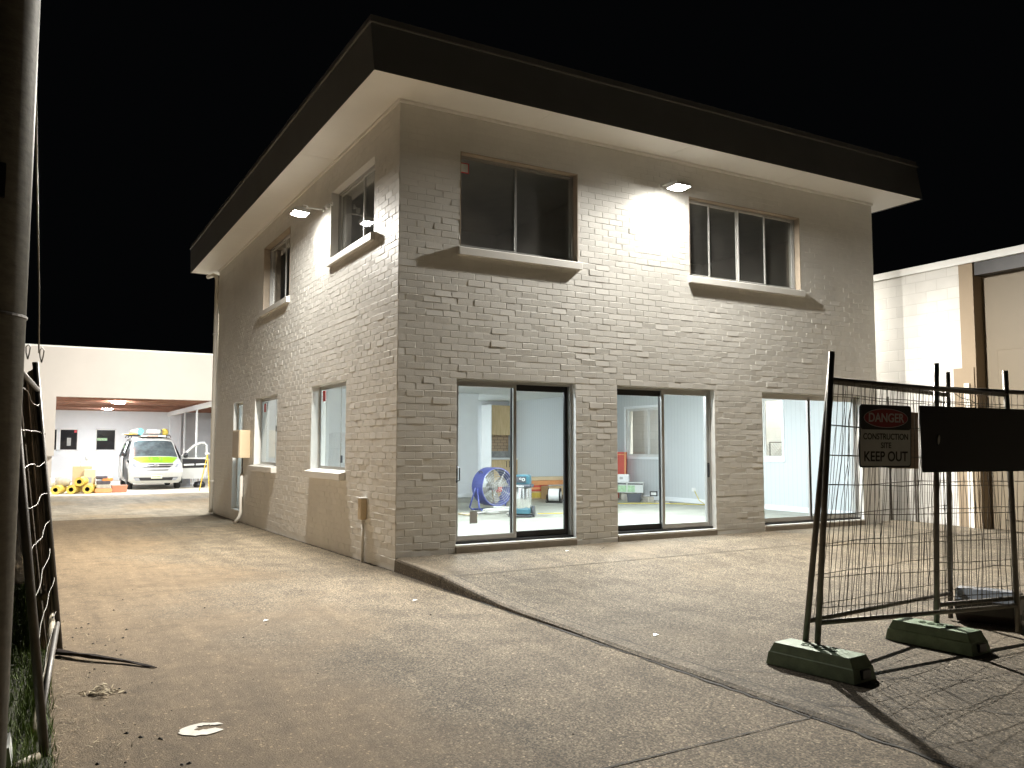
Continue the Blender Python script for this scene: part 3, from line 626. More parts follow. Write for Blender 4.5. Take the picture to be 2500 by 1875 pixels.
# ---- sliding doors
def slider(h, left_black, both_alu=False, handle_left=None):
    a0, a1, z0, z1 = h; mp = mp_front; D = .09; mid = (a0+a1)/2
    f = MB(); t = .04
    bar(f, mp, a0, a0+t, D, D+.1, z0, z1); bar(f, mp, a1-t, a1, D, D+.1, z0, z1); bar(f, mp, a0+t, a1-t, D, D+.1, z1-t, z1)
    door = f.build('sliding_door', 'alu', bld)
    tk = MB(); bar(tk, mp, a0, a1, D-.02, D+.1, z0+.022, z0+.05); tk.build('track', 'alu_black', door)
    sl = MB(); bar(sl, mp, a0+.002, a1-.002, -.006, D+.11, z0-.0, z0+.02); sl.build('threshold', 'paint', door, bevel=.004)
    for i, (b0, b1) in enumerate(((a0+t-.01, mid+.03), (mid-.03, a1-t+.01))):
        black = (i == 0) == left_black and not both_alu
        dd = D+(.055 if black else .012); st = .065 if black else .05; top = .085 if black else .055; bot = .08 if black else .07
        s = MB(); zz0 = z0+.052; zz1 = z1-t+.002
        bar(s, mp, b0, b0+st, dd, dd+.035, zz0, zz1); bar(s, mp, b1-st, b1, dd, dd+.035, zz0, zz1)
        bar(s, mp, b0+st, b1-st, dd, dd+.035, zz0, zz0+bot); bar(s, mp, b0+st, b1-st, dd, dd+.035, zz1-top, zz1)
        leaf = s.build('door_leaf', 'alu_black' if black else 'alu', door, bevel=.003)
        s = MB(); s.quad(mp(b0+st, dd+.018, zz0+bot), mp(b1-st, dd+.018, zz0+bot), mp(b1-st, dd+.018, zz1-top), mp(b0+st, dd+.018, zz1-top)); s.build('pane', 'glass_door', leaf)
        if handle_left is not None and not black and not both_alu:
            ha = b0+.02 if handle_left else b1-.02; dr = 1 if handle_left else -1
            hb = MB(); hb.tube([mp(ha, dd-.004, 1.0), mp(ha+dr*.03, dd-.045, .99), mp(ha+dr*.03, dd-.045, .83), mp(ha, dd-.004, .82)], .008, 8)
            bar(hb, mp, ha-.015, ha+.015, dd-.012, dd, .80, 1.02); hb.build('handle', 'black', leaf)
    return door
d1 = slider(FR[2], False, handle_left=True); d2 = slider(FR[3], True, handle_left=False); d3 = slider(FR[4], False, both_alu=True)
st = MB(); bar(st, mp_front, 1.07, 1.18, .118, .121, .27, .43); st.build('sticker', 'sticker_grey', d1)
st = MB(); bar(st, mp_front, 6.31, 6.36, .115, .119, 1.83, 1.96); st.build('sticker', 'red', d3)
# base plinth lip below doors
pl = MB()
for h in FR[2:]: pl.box(h[0]-.0, h[1]+.0, -.022, -.001, -.11, -.002)
pl.build('door_step', 'step', bld)
# downpipe at the back corner, PVC elbow
dp = MB(); dp.tube([(-.07, L_-.12, -.34), (-.07, L_-.12, 5.38), (-.09, L_-.1, 5.48), (-.14, L_+.0, 5.52), (-.2, L_+.4, 5.54)], .05, 14)
for z in (.4, 2.2, 4.0): dp.cyl((-.07, L_-.12, z), (-.07, L_-.12, z+.04), .058, 14)
dp.build('downpipe', 'pvc', bld, smooth=True)
# wall mounted meter box with conduit, separate small conduit box
mb_ = thing('meter_box', 'cream steel meter box on brick wall beside narrow window', 'meter box', (-.1, 8.2, 1.0))
MB().box(-.22, -.008, 7.95, 8.62, 1.03, 1.60).build('box', 'meter', mb_, bevel=.008)
MB().box(-.235, -.221, 7.97, 8.60, 1.05, 1.58).build('door', 'meterdoor', mb_, bevel=.006)
MB().tube([(-.05, 8.46, 1.03), (-.05, 8.46, .72), (-.05, 8.46, .70)], .012, 8).build('cable', 'vacgrey', mb_)
MB().tube([(-.06, 8.46, .70), (-.06, 8.46, -.1), (-.08, 8.5, -.2), (-.16, 8.55, -.335)], .035, 12).build('conduit', 'pvc', mb_, smooth=True)
jb = thing('junction_box', 'small grey outdoor power box on conduit near wall corner', 'junction box', (-.04, 1.05, -.27))
MB().box(-.09, -.006, 1.0, 1.12, .30, .575).build('box', 'meter', jb, bevel=.008)
MB().box(-.10, -.004, .99, 1.13, .575, .59).build('cap', 'white', jb, bevel=.004)
MB().tube([(-.035, 1.06, .30), (-.035, 1.06, -.255)], .022, 12).build('conduit', 'paint', jb, smooth=True)

# ------------------------------------------------------------------ flood lights
def flood(label, loc, rotz, tilt, group='flood lights under the eaves', power=1.0, back=9.2):
    t = thing('flood_light', label, 'flood light', (0, 0, 0), group)
    b = MB(); b.box(-.14, .14, -.125, .125, .012, .06)
    for k in range(7): b.box(-.11+k*.034, -.098+k*.034, -.06, .06, .06, .082)
    h = b.build('housing', 'alu_white', t, bevel=.006)
    n_ = 8; lv = [(-.127+.254*i/n_, -.112+.224*j/n_, .004-.036*(1-(2*i/n_-1)**4)*(1-(2*j/n_-1)**4)) for j in range(n_+1) for i in range(n_+1)]
    MB().add(lv, [(j*(n_+1)+i, j*(n_+1)+i+1, (j+1)*(n_+1)+i+1, (j+1)*(n_+1)+i) for j in range(n_) for i in range(n_)]).build('lens', 'floodlens', t, smooth=True)
    rim = MB(); rim.box(-.14, -.127, -.125, .125, 0, .011); rim.box(.127, .14, -.125, .125, 0, .011); rim.box(-.127, .127, -.125, -.113, 0, .011); rim.box(-.127, .127, .113, .125, 0, .011)
    rim.build('rim', 'alu_white', t)
    br = MB(); br.tube([(-.15, 0, .04), (-.15, 0, .10), (-.08, .09, .12), (.08, .09, .12), (.15, 0, .10), (.15, 0, .04)], .008, 6)
    br.tube([(0, .09, .12), (0, .36, .14)], .012, 8); br.cyl((0, .35, .14), (0, .372, .14), .045, 14); br.build('bracket', 'alu_white', t)
    t.location = loc; t.rotation_euler = (tilt, 0, rotz)
    # the lamp behind the lens: an asymmetric flood that throws forward and sideways, less back at its own wall
    ld_ = bpy.data.lights.new('flood_lamp', 'AREA'); ld_.shape = 'RECTANGLE'; ld_.size = .15; ld_.size_y = .07; ld_.energy = FLOOD*power; ld_.color = FLOOD_COL
    ld_.use_nodes = True; N = ld_.node_tree.nodes; L = ld_.node_tree.links; em_ = N['Emission']
    rm = Matrix.Rotation(rotz, 3, 'Z') @ Matrix.Rotation(tilt, 3, 'X'); out = rm @ Vector((0, -1, 0)); dn = rm @ Vector((0, 0, -1))
    ge = N.new('ShaderNodeNewGeometry')
    def dot(v):
        d = N.new('ShaderNodeVectorMath'); d.operation = 'DOT_PRODUCT'; d.inputs[1].default_value = v; L.new(ge.outputs['Incoming'], d.inputs[0]); return d.outputs['Value']
    def mth(op, a, b=None):
        m = N.new('ShaderNodeMath'); m.operation = op
        for i, x in enumerate((a, b)):
            if x is None: continue
            if isinstance(x, (int, float)): m.inputs[i].default_value = x
            else: L.new(x, m.inputs[i])
        return m.outputs[0]
    f = dot(out); c = dot(dn)
    fp = mth('MAXIMUM', f, 0.0); fm = mth('MINIMUM', f, 0.0)
    s2_ = mth('SUBTRACT', mth('SUBTRACT', 1.0, mth('MULTIPLY', c, c)), mth('MULTIPLY', f, f))
    tot = mth('ADD', mth('MULTIPLY', mth('EXPONENT', mth('MULTIPLY', fm, back)), mth('ADD', 1.0, mth('MULTIPLY', mth('MAXIMUM', s2_, 0.0), 1.1))), mth('MULTIPLY', mth('MULTIPLY', fp, fp), 2.6))
    L.new(mth('MAXIMUM', tot, .02), em_.inputs['Strength'])
    lo = bpy.data.objects.new('lamp', ld_); COL.objects.link(lo); lo.parent = t; lo.location = (0, 0, -.034)
    return t
f1 = flood('lit flood light under the eaves of the wide front wall', (4.22, -.40, 5.06), 0, R(-2))
f2 = flood('lit flood light on the side wall between upper windows', (-.40, 3.12, 4.88), R(-90), R(-3))
sn = MB(); sn.lathe([(0, -.05), (.03, -.045), (.035, 0), (.03, .03), (0, .04)], 14, 'Z', (-.08, 2.72, 4.95)); sn.tube([(-.08, 2.72, 4.97), (-.003, 2.72, 5.0)], .014, 8); sn.cyl((-.02, 2.72, 5.0), (-.0, 2.72, 5.0), .04, 12)
tag(sn.build('motion_sensor', 'white', smooth=True), 'small white motion sensor beside the side wall flood light', 'sensor')
f3 = flood('flood light on the rear wall facing the shed yard', (.16, L_+.45, 4.95), R(180), R(-32), power=.8, back=.8)
f4 = flood('flood light on the east wall above the narrow side passage', (W_+.32, 3.2, 4.9), R(90), R(-2), power=.6)

# ------------------------------------------------------------------ interior contents
def ceil_light(x, y, z, mat, name, label, group, r=.2):
    t = thing(name, label, 'ceiling light', (x, y, z), group)
    MB().lathe([(r+.015, 0), (r+.015, -.03), (r, -.04)], 28, 'Z', (x, y, z)).build('rim', 'white', t, smooth=True)
    MB().lathe([(r, -.038), (r*.9, -.06), (r*.6, -.075), (.0001, -.08)], 28, 'Z', (x, y, z)).build('diffuser', mat, t, smooth=True)
    return t
for i, (x, y) in enumerate([(1.6, 1.3), (4.5, 1.3), (6.1, .9), (2.6, 3.2), (6.2, 3.2)]):
    ceil_light(x, y, 2.584, 'roomlens', 'ceiling_light', 'round lit ceiling light inside the ground floor room near the front', 'room ceiling lights')
ceil_light(4.7, 10.3, 2.584, 'roomlens', 'ceiling_light', 'round lit ceiling light behind the white partition wall', 'room ceiling lights', .16)
ceil_light(1.5, 10.3, 2.584, 'roomlens', 'ceiling_light', 'round lit ceiling light in the back room behind the narrow window', 'room ceiling lights', .16)

kit = thing('kitchen_cupboards', 'oak kitchen cupboards with tan tile splashback and white counter', 'cupboards', (8, 11.1, .02))
MB().box(7.31, 8.155, 11.3, L_-.25, 1.60, 2.45).build('upper_cupboard', 'oak', kit, bevel=.003)
MB().box(7.31, 8.155, 11.1, L_-.25, .03, .90).build('lower_cupboard', 'oak', kit, bevel=.003)
MB().box(7.30, 8.155, 11.07, L_-.25, .905, .95).build('counter', 'counter', kit, bevel=.004)
MB().box(7.31, 8.155, L_-.262, L_-.25, 1.14, 1.6).build('splashback', 'tile', kit)
MB().box(7.31, 8.155, L_-.26, L_-.25, .955, 1.135).build('plaster_strip', 'plaster_raw', kit)
MB().box(7.28, 7.305, 11.08, L_-.25, .02, 2.46).build('side_panel', 'white', kit)
for x in (7.78, 7.88):
    MB().tube([(x, 11.1, .86), (x, 11.07, .85), (x, 11.07, .70), (x, 11.1, .69)], .008, 6).build('handle', 'black', kit)

def drum_fan():
    t = thing('drum_fan', 'large blue drum fan on a tube stand inside left glass door', 'fan', (0, 0, 0))
    r = .365; cz = .46
    MB().lathe([(r, -.18), (r+.012, -.18), (r+.012, .18), (r, .18), (r-.004, .18), (r-.004, -.18), (r, -.18)], 40, 'Y', (0, 0, cz)).build('drum', 'blue', t, smooth=False)
    gd = MB()
    for k in range(1, 9): 
        rr = r*k/8.2; gd.tube([(rr*math.cos(a), -.183, cz+rr*math.sin(a)) for a in [i*2*math.pi/32 for i in range(32)]], .003, 4, closed=True)
    for k in range(12): 
        a = k*math.pi/6; gd.tube([(.05*math.cos(a), -.186, cz+.05*math.sin(a)), (r*math.cos(a), -.181, cz+r*math.sin(a))], .003, 4)
    gd.build('guard', 'fanwire', t)
    bl = MB()
    for k in range(4):
        a = k*math.pi/2+.35; ca, sa = math.cos(a), math.sin(a)
        def P(u, v, d): return (u*ca-v*sa, d, cz+u*sa+v*ca)
        bl.add([P(.05, -.04, -.03), P(.05, .04, .03), P(.33, .11, .05), P(.33, -.10, -.06), P(.05, -.04, -.02), P(.05, .04, .04), P(.33, .11, .06), P(.33, -.10, -.05)],
               [(0, 1, 2, 3), (7, 6, 5, 4), (0, 4, 5, 1), (1, 5, 6, 2), (2, 6, 7, 3), (3, 7, 4, 0)])
    bl.build('blade', 'fanblade', t)
    MB().lathe([(.0001, -.12), (.06, -.11), (.07, -.02), (.08, .12), (.0001, .13)], 20, 'Y', (0, 0, cz)).build('motor', 'fanblade', t, smooth=True)
    sd = MB()
    for y in (-.17, .17):
        sd.tube([(-.385, y*.2, cz-.02), (-.43, y, .06), (-.38, y, .018), (.38, y, .018), (.43, y, .06), (.385, y*.2, cz-.02)], .016, 8)
    for x in (-.3, .3): sd.tube([(x, -.17, .018), (x, .17, .018)], .013, 8)
    sd.build('stand', 'blue', t, smooth=True)
    hd = MB(); hd.tube([(-.27, -.05, cz+.27), (-.30, -.05, cz+.30), (-.30, .05, cz+.30), (-.27, .05, cz+.27)], .010, 6); hd.build('handle', 'vacgrey', t)
    return t
fan = drum_fan(); fan.location = (4.05, 5.0, .02); fan.rotation_euler = (0, 0, R(6))

vac = thing('workshop_vacuum', 'steel drum workshop vacuum with teal blue head and base', 'vacuum', (0, 0, 0))
MB().lathe([(.17, .16), (.175, .17), (.175, .52), (.17, .53)], 32, 'Z').build('drum', 'steel', vac, smooth=True)
MB().box(-.19, .19, -.19, .19, .52, .58).build('collar', 'vacgrey', vac, bevel=.02)
h_ = MB(); h_.prism([(-.155, .58), (.155, .58), (.145, .72), (.12, .745), (-.12, .745), (-.145, .72)], -.15, .15); head = h_.build('head', 'vacblue', vac, bevel=.012)
MB().box(-.10, .10, -.156, -.151, .61, .715).build('control_panel', 'vacgrey', head, bevel=.002)
for x, z, rr in ((.0, .68, .018), (.055, .665, .028)): MB().lathe([(rr*.62, -.170), (rr, -.170), (rr, -.157), (rr*.62, -.157), (rr*.62, -.170)], 20, 'Y', (x, 0, z)).build('knob', 'signw', head)
MB().box(-.19, .17, -.18, .18, .06, .16).build('base', 'vacblue', vac, bevel=.015)
MB().box(-.21, .2, -.2, .2, .018, .04).build('chassis', 'vacgrey', vac, bevel=.005)
for s in (-1, 1): MB().cyl((s*.205-.02, .05, .10), (s*.205+.02, .05, .10), .1, 22).build('wheel', 'vacgrey', vac, smooth=False)
text('Makita', .052, 'lettering', 'signw', vac, basis((0, -.193, .55), (1, 0, 0), (0, 0, 1), (0, -1, 0)))
vac.location = (3.72, 3.30, .02); vac.rotation_euler = (0, 0, R(-40))
ho = MB()
pth = [(3.6, 3.6, .06)]
for i in range(60):
    a = i*.24; rr = .30+.02*math.sin(i); pth.append((3.75+rr*1.5*math.cos(a)*.75, 4.1+rr*math.sin(a), .045+.0012*i))
ho.tube(pth, .022, 8)
hs = tag(ho.build('vacuum_hose', 'hose', smooth=True), 'coiled grey vacuum hose with wide floor nozzle lying before fan', 'hose')
MB().tube([(3.75, 4.05, .10), (3.3, 4.05, .06), (3.08, 3.98, .05)], .02, 10).build('wand', 'hose', hs, smooth=True)
MB().prism([(3.10, 3.93), (3.12, 4.02), (3.02, 4.28), (2.92, 4.24), (3.0, 3.75), (3.06, 3.72)], .025, .055, 'Z').build('nozzle', 'card2', hs, bevel=.006)

def box_thing(name, label, cat, x0, x1, y0, y1, z0, z1, mat, group=None, bands=None, rot=0):
    cx, cy = (x0+x1)/2, (y0+y1)/2
    t = thing(name, label, cat, (0, 0, 0), group); hx, hy, hz = (x1-x0)/2, (y1-y0)/2, z1-z0
    MB().box(-hx, hx, -hy, hy, 0, hz).build('carton', mat, t, bevel=.006)
    tp = MB(); tp.box(-hx*.98, hx*.98, -.004, .004, hz, hz+.002); tp.build('flap_seam', 'joint', t)
    for (nm, bm_, q) in (bands or []):
        b = MB(); b.box(*q); b.build(nm, bm_, t)
    t.location = (cx, cy, z0); t.rotation_euler = (0, 0, rot); return t
# long flat cartons against the wall
box_thing('long_carton', 'long tan carton at the bottom of the carton stack', 'carton', 5.6, 7.6, 7.6, 7.9, .02, .20, 'card', 'long cartons stacked behind the vacuum', [('print', 'mustard', (-.6, .6, -.153, -.151, .03, .15))])
box_thing('long_carton', 'long bright red carton in the middle of the carton stack', 'carton', 5.6, 7.0, 7.6, 7.9, .205, .34, 'redbox', 'long cartons stacked behind the vacuum', [('print', 'orangebox', (-.4, .5, -.153, -.151, .04, .09))])
box_thing('long_carton', 'long orange carton on top of the carton stack', 'carton', 5.5, 7.9, 7.6, 7.92, .345, .45, 'orangebox', 'long cartons stacked behind the vacuum')
box_thing('long_carton', 'long pale salmon carton lying topmost behind the vacuum', 'carton', 5.5, 7.85, 7.64, 7.92, .455, .54, 'card2', 'long cartons stacked behind the vacuum')
box_thing('carton', 'small brown carton right behind the white cable reel', 'carton', 6.75, 7.3, 7.2, 7.55, .02, .33, 'card')
rl = thing('cable_reel', 'white cable reel with black end discs on the floor', 'cable reel', (0, 0, 0))
MB().cyl((-.14, 0, .17), (.10, 0, .17), .14, 26).build('cable', 'white', rl)
MB().lathe([(.0001, .10), (.155, .10), (.155, .125), (.0001, .125)], 28, 'X', (0, 0, .17)).build('disc', 'black', rl)
MB().lathe([(.0001, .126), (.085, .126), (.085, .135), (.0001, .135)], 28, 'X', (0, 0, .17)).build('label_disc', 'signw', rl)
MB().lathe([(.0001, -.14), (.155, -.14), (.155, -.155), (.0001, -.155)], 28, 'X', (0, 0, .17)).build('disc', 'black', rl)
fr = MB()
for x in (-.19, .16): fr.tube([(x, -.13, .012), (x, 0, .17), (x, .13, .012), (x, -.13, .012)], .010, 6)
fr.tube([(-.19, -.13, .012), (.16, -.13, .012)], .010, 6); fr.tube([(-.19, .13, .012), (.16, .13, .012)], .010, 6); fr.build('frame', 'black', rl)
rl.location = (6.32, 6.25, .02); rl.rotation_euler = (0, 0, R(-40))
bk = MB(); bk.lathe([(.0001, 0), (.2, 0), (.22, .1), (.21, .22), (.17, .36), (.1, .44), (.0001, .46)], 18, 'Z', (7.45, 7.0, .02)); bk.lathe([(.0001, .3), (.1, .32), (.13, .42), (.1, .52), (.0001, .54)], 14, 'Z', (7.35, 6.95, .02))
tag(bk.build('tool_bag', 'black', smooth=True), 'slumped black tool bag beside the cable reel', 'bag')
box_thing('carton', 'folded tan cardboard leaning behind the black bag', 'cardboard', 7.5, 7.9, 7.35, 7.42, .02, .62, 'card2')
# by the second door
tl = thing('tall_carton', 'tall red carton with orange tape standing by the window', 'carton', (0, 0, 0))
MB().box(-.16, .16, -.13, .13, 0, 1.12).build('carton', 'redbox', tl, bevel=.006)
tp = MB()
for x in (-.165, .125): tp.box(x, x+.04, -.134, -.131, .0, 1.122)
for z in (.1, .55, 1.05): tp.box(-.165, .165, -.136, -.1345, z, z+.018)
tp.build('tape', 'orangebox', tl); MB().box(-.05, .03, -.1365, -.132, .36, .5).build('label_paper', 'signw', tl); tl.location = (8.66, 6.95, .02); tl.rotation_euler = (0, 0, R(-45))
box_thing('carton', 'grey crate supporting the green printed cartons', 'crate', 8.25, 8.62, 6.15, 6.55, .02, .19, 'bagA', None, None, R(-30))
box_thing('carton', 'white carton with green print and dark band, left one', 'carton', 8.02, 8.40, 6.22, 6.5, .195, .44, 'signw', 'green printed cartons', [('print', 'greenprint', (-.1, .17, -.143, -.141, .02, .17)), ('band', 'black', (-.185, .17, -.143, -.141, .19, .22))], R(-45))
box_thing('carton', 'white carton with green print and dark band, right one', 'carton', 8.27, 8.65, 5.95, 6.23, .195, .44, 'signw', 'green printed cartons', [('print', 'greenprint', (-.17, .0, -.143, -.141, .02, .17)), ('band', 'black', (-.17, .185, -.143, -.141, .19, .22))], R(-45))
box_thing('carton', 'small white carton lying on the green printed cartons', 'carton', 8.05, 8.42, 6.2, 6.46, .445, .62, 'white', None, [('print', 'sticker_grey', (-.03, .05, -.133, -.131, .06, .12))], R(-45))
tb = MB(); tb.prism([(-.14, 0), (.13, 0), (.16, .19), (-.16, .19)], -.1, .1); o = tag(tb.build('tub', 'vacgrey', bevel=.01), 'dark grey tub on floor in front of the cartons', 'tub'); o.location = (8.0, 5.55, .02); o.rotation_euler = (0, 0, R(-45))
box_thing('carton', 'small clear grey tub beside the dark tub', 'tub', 8.2, 8.36, 5.3, 5.5, .02, .14, 'bagA')
box_thing('carton', 'small black framed carton standing upright on floor', 'carton', 8.33, 8.5, 5.35, 5.4, .145, .26, 'black', None, [('print', 'signw', (-.06, .06, -.028, -.0255, .03, .09))], R(-45))
tr_ = MB(); tr_.box(-.15, .15, -.08, .08, 0, .03); tr_.tube([(-.05, 0, .03), (-.02, 0, .1), (.03, 0, .1), (.05, 0, .03)], .010, 6)
o = tag(tr_.build('hand_float', 'bagA'), 'flat grey hand float with arched handle on the floor', 'hand tool'); o.location = (8.4, 5.05, .02); o.rotation_euler = (0, 0, R(-45))
yc = MB(); yc.tube([(4.3, 3.7, .028), (5.0, 3.5, .028), (5.6, 4.1, .028), (6.4, 4.6, .028), (7.2, 5.3, .028), (7.9, 5.0, .028), (8.4, 4.5, .028), (8.7, 4.0, .028), (8.84, 4.35, .1), (8.85, 4.5, .3)], .008, 6)
tag(yc.build('extension_cord', 'yellowcord', smooth=True), 'yellow extension cord trailing over the room floor', 'cord')

# ------------------------------------------------------------------ shed at the back
shd = thing('shed', 'long low rendered shed with open vehicle bay behind the house', 'shed', (0, 22, -.39))
SY = 22.0
q = MB(); q.box(-9, 9, SY, SY+.3, 2.93, 4.58); q.box(-9, -3.28, SY, SY+.3, .95, 2.93); q.box(6.5, 9, SY, SY+.3, -.5, 2.93); q.build('wall', 'shedwall', shd)
MB().box(-9, -3.33, SY+.42, SY+.8, -.5, .95).build('wall', 'shedwall', shd)
MB().box(-9.05, 9.05, SY-.03, SY+.4, 4.58, 4.63).build('capping', 'white', shd)
MB().box(-9, 9, SY+.3, 36.4, 3.12, 3.3).build('roof', 'joist', shd)
j_ = MB()
for i in range(8): j_.box(-9, 4.2, 23.2+i*1.72, 23.28+i*1.72, 2.99, 3.12)
j_.build('joist', 'joistpale', shd)
bw_ = wall_mb(-9, 9, -.4, 3.3, [(-2.83, -2.02, 1.06, 2.12), (-3.9, -2.9, 1.06, 2.12), (-1.27, -.36, 1.06, 2.13)], lambda a, d, z: (a, 36+d, z), .2)
bwo = bw_.build('wall', 'shedin', shd)
for a0, a1 in ((-2.83, -2.02), (-3.9, -2.9), (-1.27, -.36)):
    f = MB(); z0, z1 = 1.06, 2.12; mpb = lambda a, d, z: (a, 36+d, z)
    for q in ((a0, a0+.05, z0, z1), (a1-.05, a1, z0, z1), (a0, a1, z0, z0+.05), (a0, a1, z1-.05, z1)): bar(f, mpb, q[0], q[1], -.02, .05, q[2], q[3])
    wn = f.build('window', 'white', shd); MB().quad((a0, 36.04, z0), (a1, 36.04, z0), (a1, 36.04, z1), (a0, 36.04, z1)).build('pane', 'winblack', wn)
    if a0 == -2.83: MB().box(-2.2, -2.09, 36.02, 36.03, 1.93, 2.05).build('sticker', 'red', wn); MB().box(-2.5, -2.33, 36.02, 36.03, 1.3, 1.68).build('label_paper', 'sticker_grey', wn)
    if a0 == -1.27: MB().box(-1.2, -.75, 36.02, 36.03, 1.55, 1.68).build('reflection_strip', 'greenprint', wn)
MB().box(-9, -8.8, SY+.8, 36, -.4, 3.3).build('wall', 'shedin', shd)
MB().box(8.8, 9, SY+.3, 36, -.4, 3.3).build('wall', 'shedgrey', shd)
MB().box(4.2, 4.3, 24, 36, -.4, 3.05).build('partition', 'shedgrey', shd)
MB().box(2.05, 2.55, 35.3, 35.95, -.4, 2.95).build('column', 'shedin', shd)
MB().box(1.95, 2.06, 22.4, 35.9, 2.80, 3.0).build('beam', 'white', shd)
for y in (27.2, 30.4): MB().box(1.97, 2.04, y, y+.09, -.38, 2.8).build('post', 'white', shd)
for i, (x, y, lb) in enumerate(((-1.06, 26.4, 'lit ceiling light between joists nearer the open bay'), (-1.02, 32.6, 'lit ceiling light nearer the back wall of shed'))):
    ceil_light(x, y, 3.02, 'shedlens', 'shed_light', lb, 'shed ceiling lights', .24)
for x, y in ((-1.0, 22.72), (3.6, 24.2), (-5.5, 24), (-6.5, 30)):  # extra lights out of view, added to brighten the bay
    ceil_light(x, y, 3.11, 'shedlens', 'shed_light', 'added unseen ceiling light behind the shed front wall', 'shed ceiling lights', .24)

# ------------------------------------------------------------------ the van
van = thing('parked_van', 'silver white van with lime bonnet and open doors in shed', 'van', (0, 0, 0))
# front skin profile (y back from nose, z, half width, plan curve)
PR = [(.14, .24, .80, .16), (.06, .36, .88, .20), (.02, .50, .92, .22), (.0, .64, .94, .24), (.06, .76, .94, .24), (.10, .86, .93, .22), (.16, .97, .92, .18), (.32, 1.06, .90, .12), (.62, 1.15, .88, .07), (.92, 1.22, .86, .05),
      (1.22, 1.46, .81, .05), (1.52, 1.70, .755, .05), (1.78, 1.86, .71, .04), (2.1, 1.945, .69, .02), (2.6, 1.98, .69, 0), (3.8, 1.985, .69, 0), (4.9, 1.95, .69, 0), (5.08, 1.86, .70, 0)]
def skin(s, xf, off=0):
    i = min(int(s), len(PR)-2); t = s-i
    y, z, hw, cv = [PR[i][k]*(1-t)+PR[i+1][k]*t for k in range(4)]
    a, b = PR[i], PR[i+1]; ty, tz = b[0]-a[0], b[1]-a[1]; l = math.hypot(ty, tz); ny, nz = -tz/l, ty/l
    crown = .05 if s > 6 else 0
    return (xf*hw, y+cv*abs(xf)**2.5+ny*off, z-crown*abs(xf)**3+nz*off)
def patch(s0, s1, xa0, xa1, xb0, xb1, off, nm, mat, par, nx=10, nss=4, **kw):
    g = MB(); vs = []
    for i in range(nss+1):
        t = i/nss; s = s0+(s1-s0)*t; x0 = xa0+(xb0-xa0)*t; x1 = xa1+(xb1-xa1)*t
        for j in range(nx+1): vs.append(skin(s, x0+(x1-x0)*j/nx, off))
    g.add(vs, [(i*(nx+1)+j, i*(nx+1)+j+1, (i+1)*(nx+1)+j+1, (i+1)*(nx+1)+j) for i in range(nss) for j in range(nx)])
    return g.build(nm, mat, par, smooth=True, **kw)
g = MB(); NX = 16; S = [i*.5 for i in range(2*(len(PR)-1)+1)]
vs = [skin(s, -1+2*j/NX) for s in S for j in range(NX+1)]
fs = [(i*(NX+1)+j, i*(NX+1)+j+1, (i+1)*(NX+1)+j+1, (i+1)*(NX+1)+j) for i in range(len(S)-1) for j in range(NX)]
g.add(vs, fs)
for sgn in (-1, 1):
    e = [skin(s, sgn) for s in S]
    beltv = []
    # side skin: from edge of the front skin back to tail, split at belt line
    low = [(sgn*.93, .55, .30), (sgn*.95, 1.9, .26), (sgn*.95, 3.6, .26), (sgn*.93, 5.08, .34)]
    mid_ = [(sgn*.955, .62, 1.02), (sgn*.965, 1.9, 1.10), (sgn*.965, 3.6, 1.12), (sgn*.93, 5.08, 1.12)]
    front = [q for q in e if q[1] < .95 and q[2] < 1.25]
    g.add(low+mid_, [(0, 1, 5, 4), (1, 2, 6, 5), (2, 3, 7, 6)])
    # nose side
    nose = [q for q in e[:14]]
    c_ = low[0]; d_ = mid_[0]
    g.add(nose+[c_, d_], [(i, i+1, len(nose) if i < 7 else len(nose)+1) for i in range(len(nose)-1)]+[(7, len(nose), len(nose)+1)])
    top = [e[i] for i in range(14, len(e))]
    n_ = len(top); beltpts = [(sgn*(.90 if q[1] < 1 else .955), max(q[1], .7), 1.06+.04*min(1, max(0, q[1]-.7))) for q in top]
    g.add(top+beltpts, [(i, i+1, n_+i+1, n_+i) for i in range(n_-1)])
g.add([skin(len(PR)-1, -1+2*j/4) for j in range(5)]+[(.93, 5.08, .34), (-.93, 5.08, .34)], [(0, 1, 2, 3, 4, 5, 6)])
body = g.build('body', 'vanwhite', van, smooth=False)
patch(6.2, 8.75, -.62, .62, -.93, .93, .012, 'bonnet', 'lime', van, 14, 6)
patch(9.05, 11.75, -.96, .96, -.93, .93, .010, 'windscreen', 'vanglass', van, 14, 6)
patch(4.55, 5.75, -.50, .50, -.66, .66, .012, 'grille', 'alu_black', van, 12, 3)
patch(5.0, 5.35, -.55, .55, -.60, .60, .022, 'grille_bar', 'silver', van, 12, 2)
patch(3.55, 3.8, -.42, .42, -.46, .46, .012, 'vent_slot', 'alu_black', van, 8, 1)
patch(.9, 1.7, -.72, .72, -.85, .85, .012, 'lower_intake', 'black', van, 12, 2)
for s in (-1, 1):
    patch(4.7, 6.6, s*.70, s*.80, s*.86, s*.985, .014, 'headlight', 'lampglass', van, 6, 5)
    patch(.9, 1.6, s*.62, s*.8, s*.66, s*.86, .02, 'fog_light', 'lampglass', van, 3, 2)
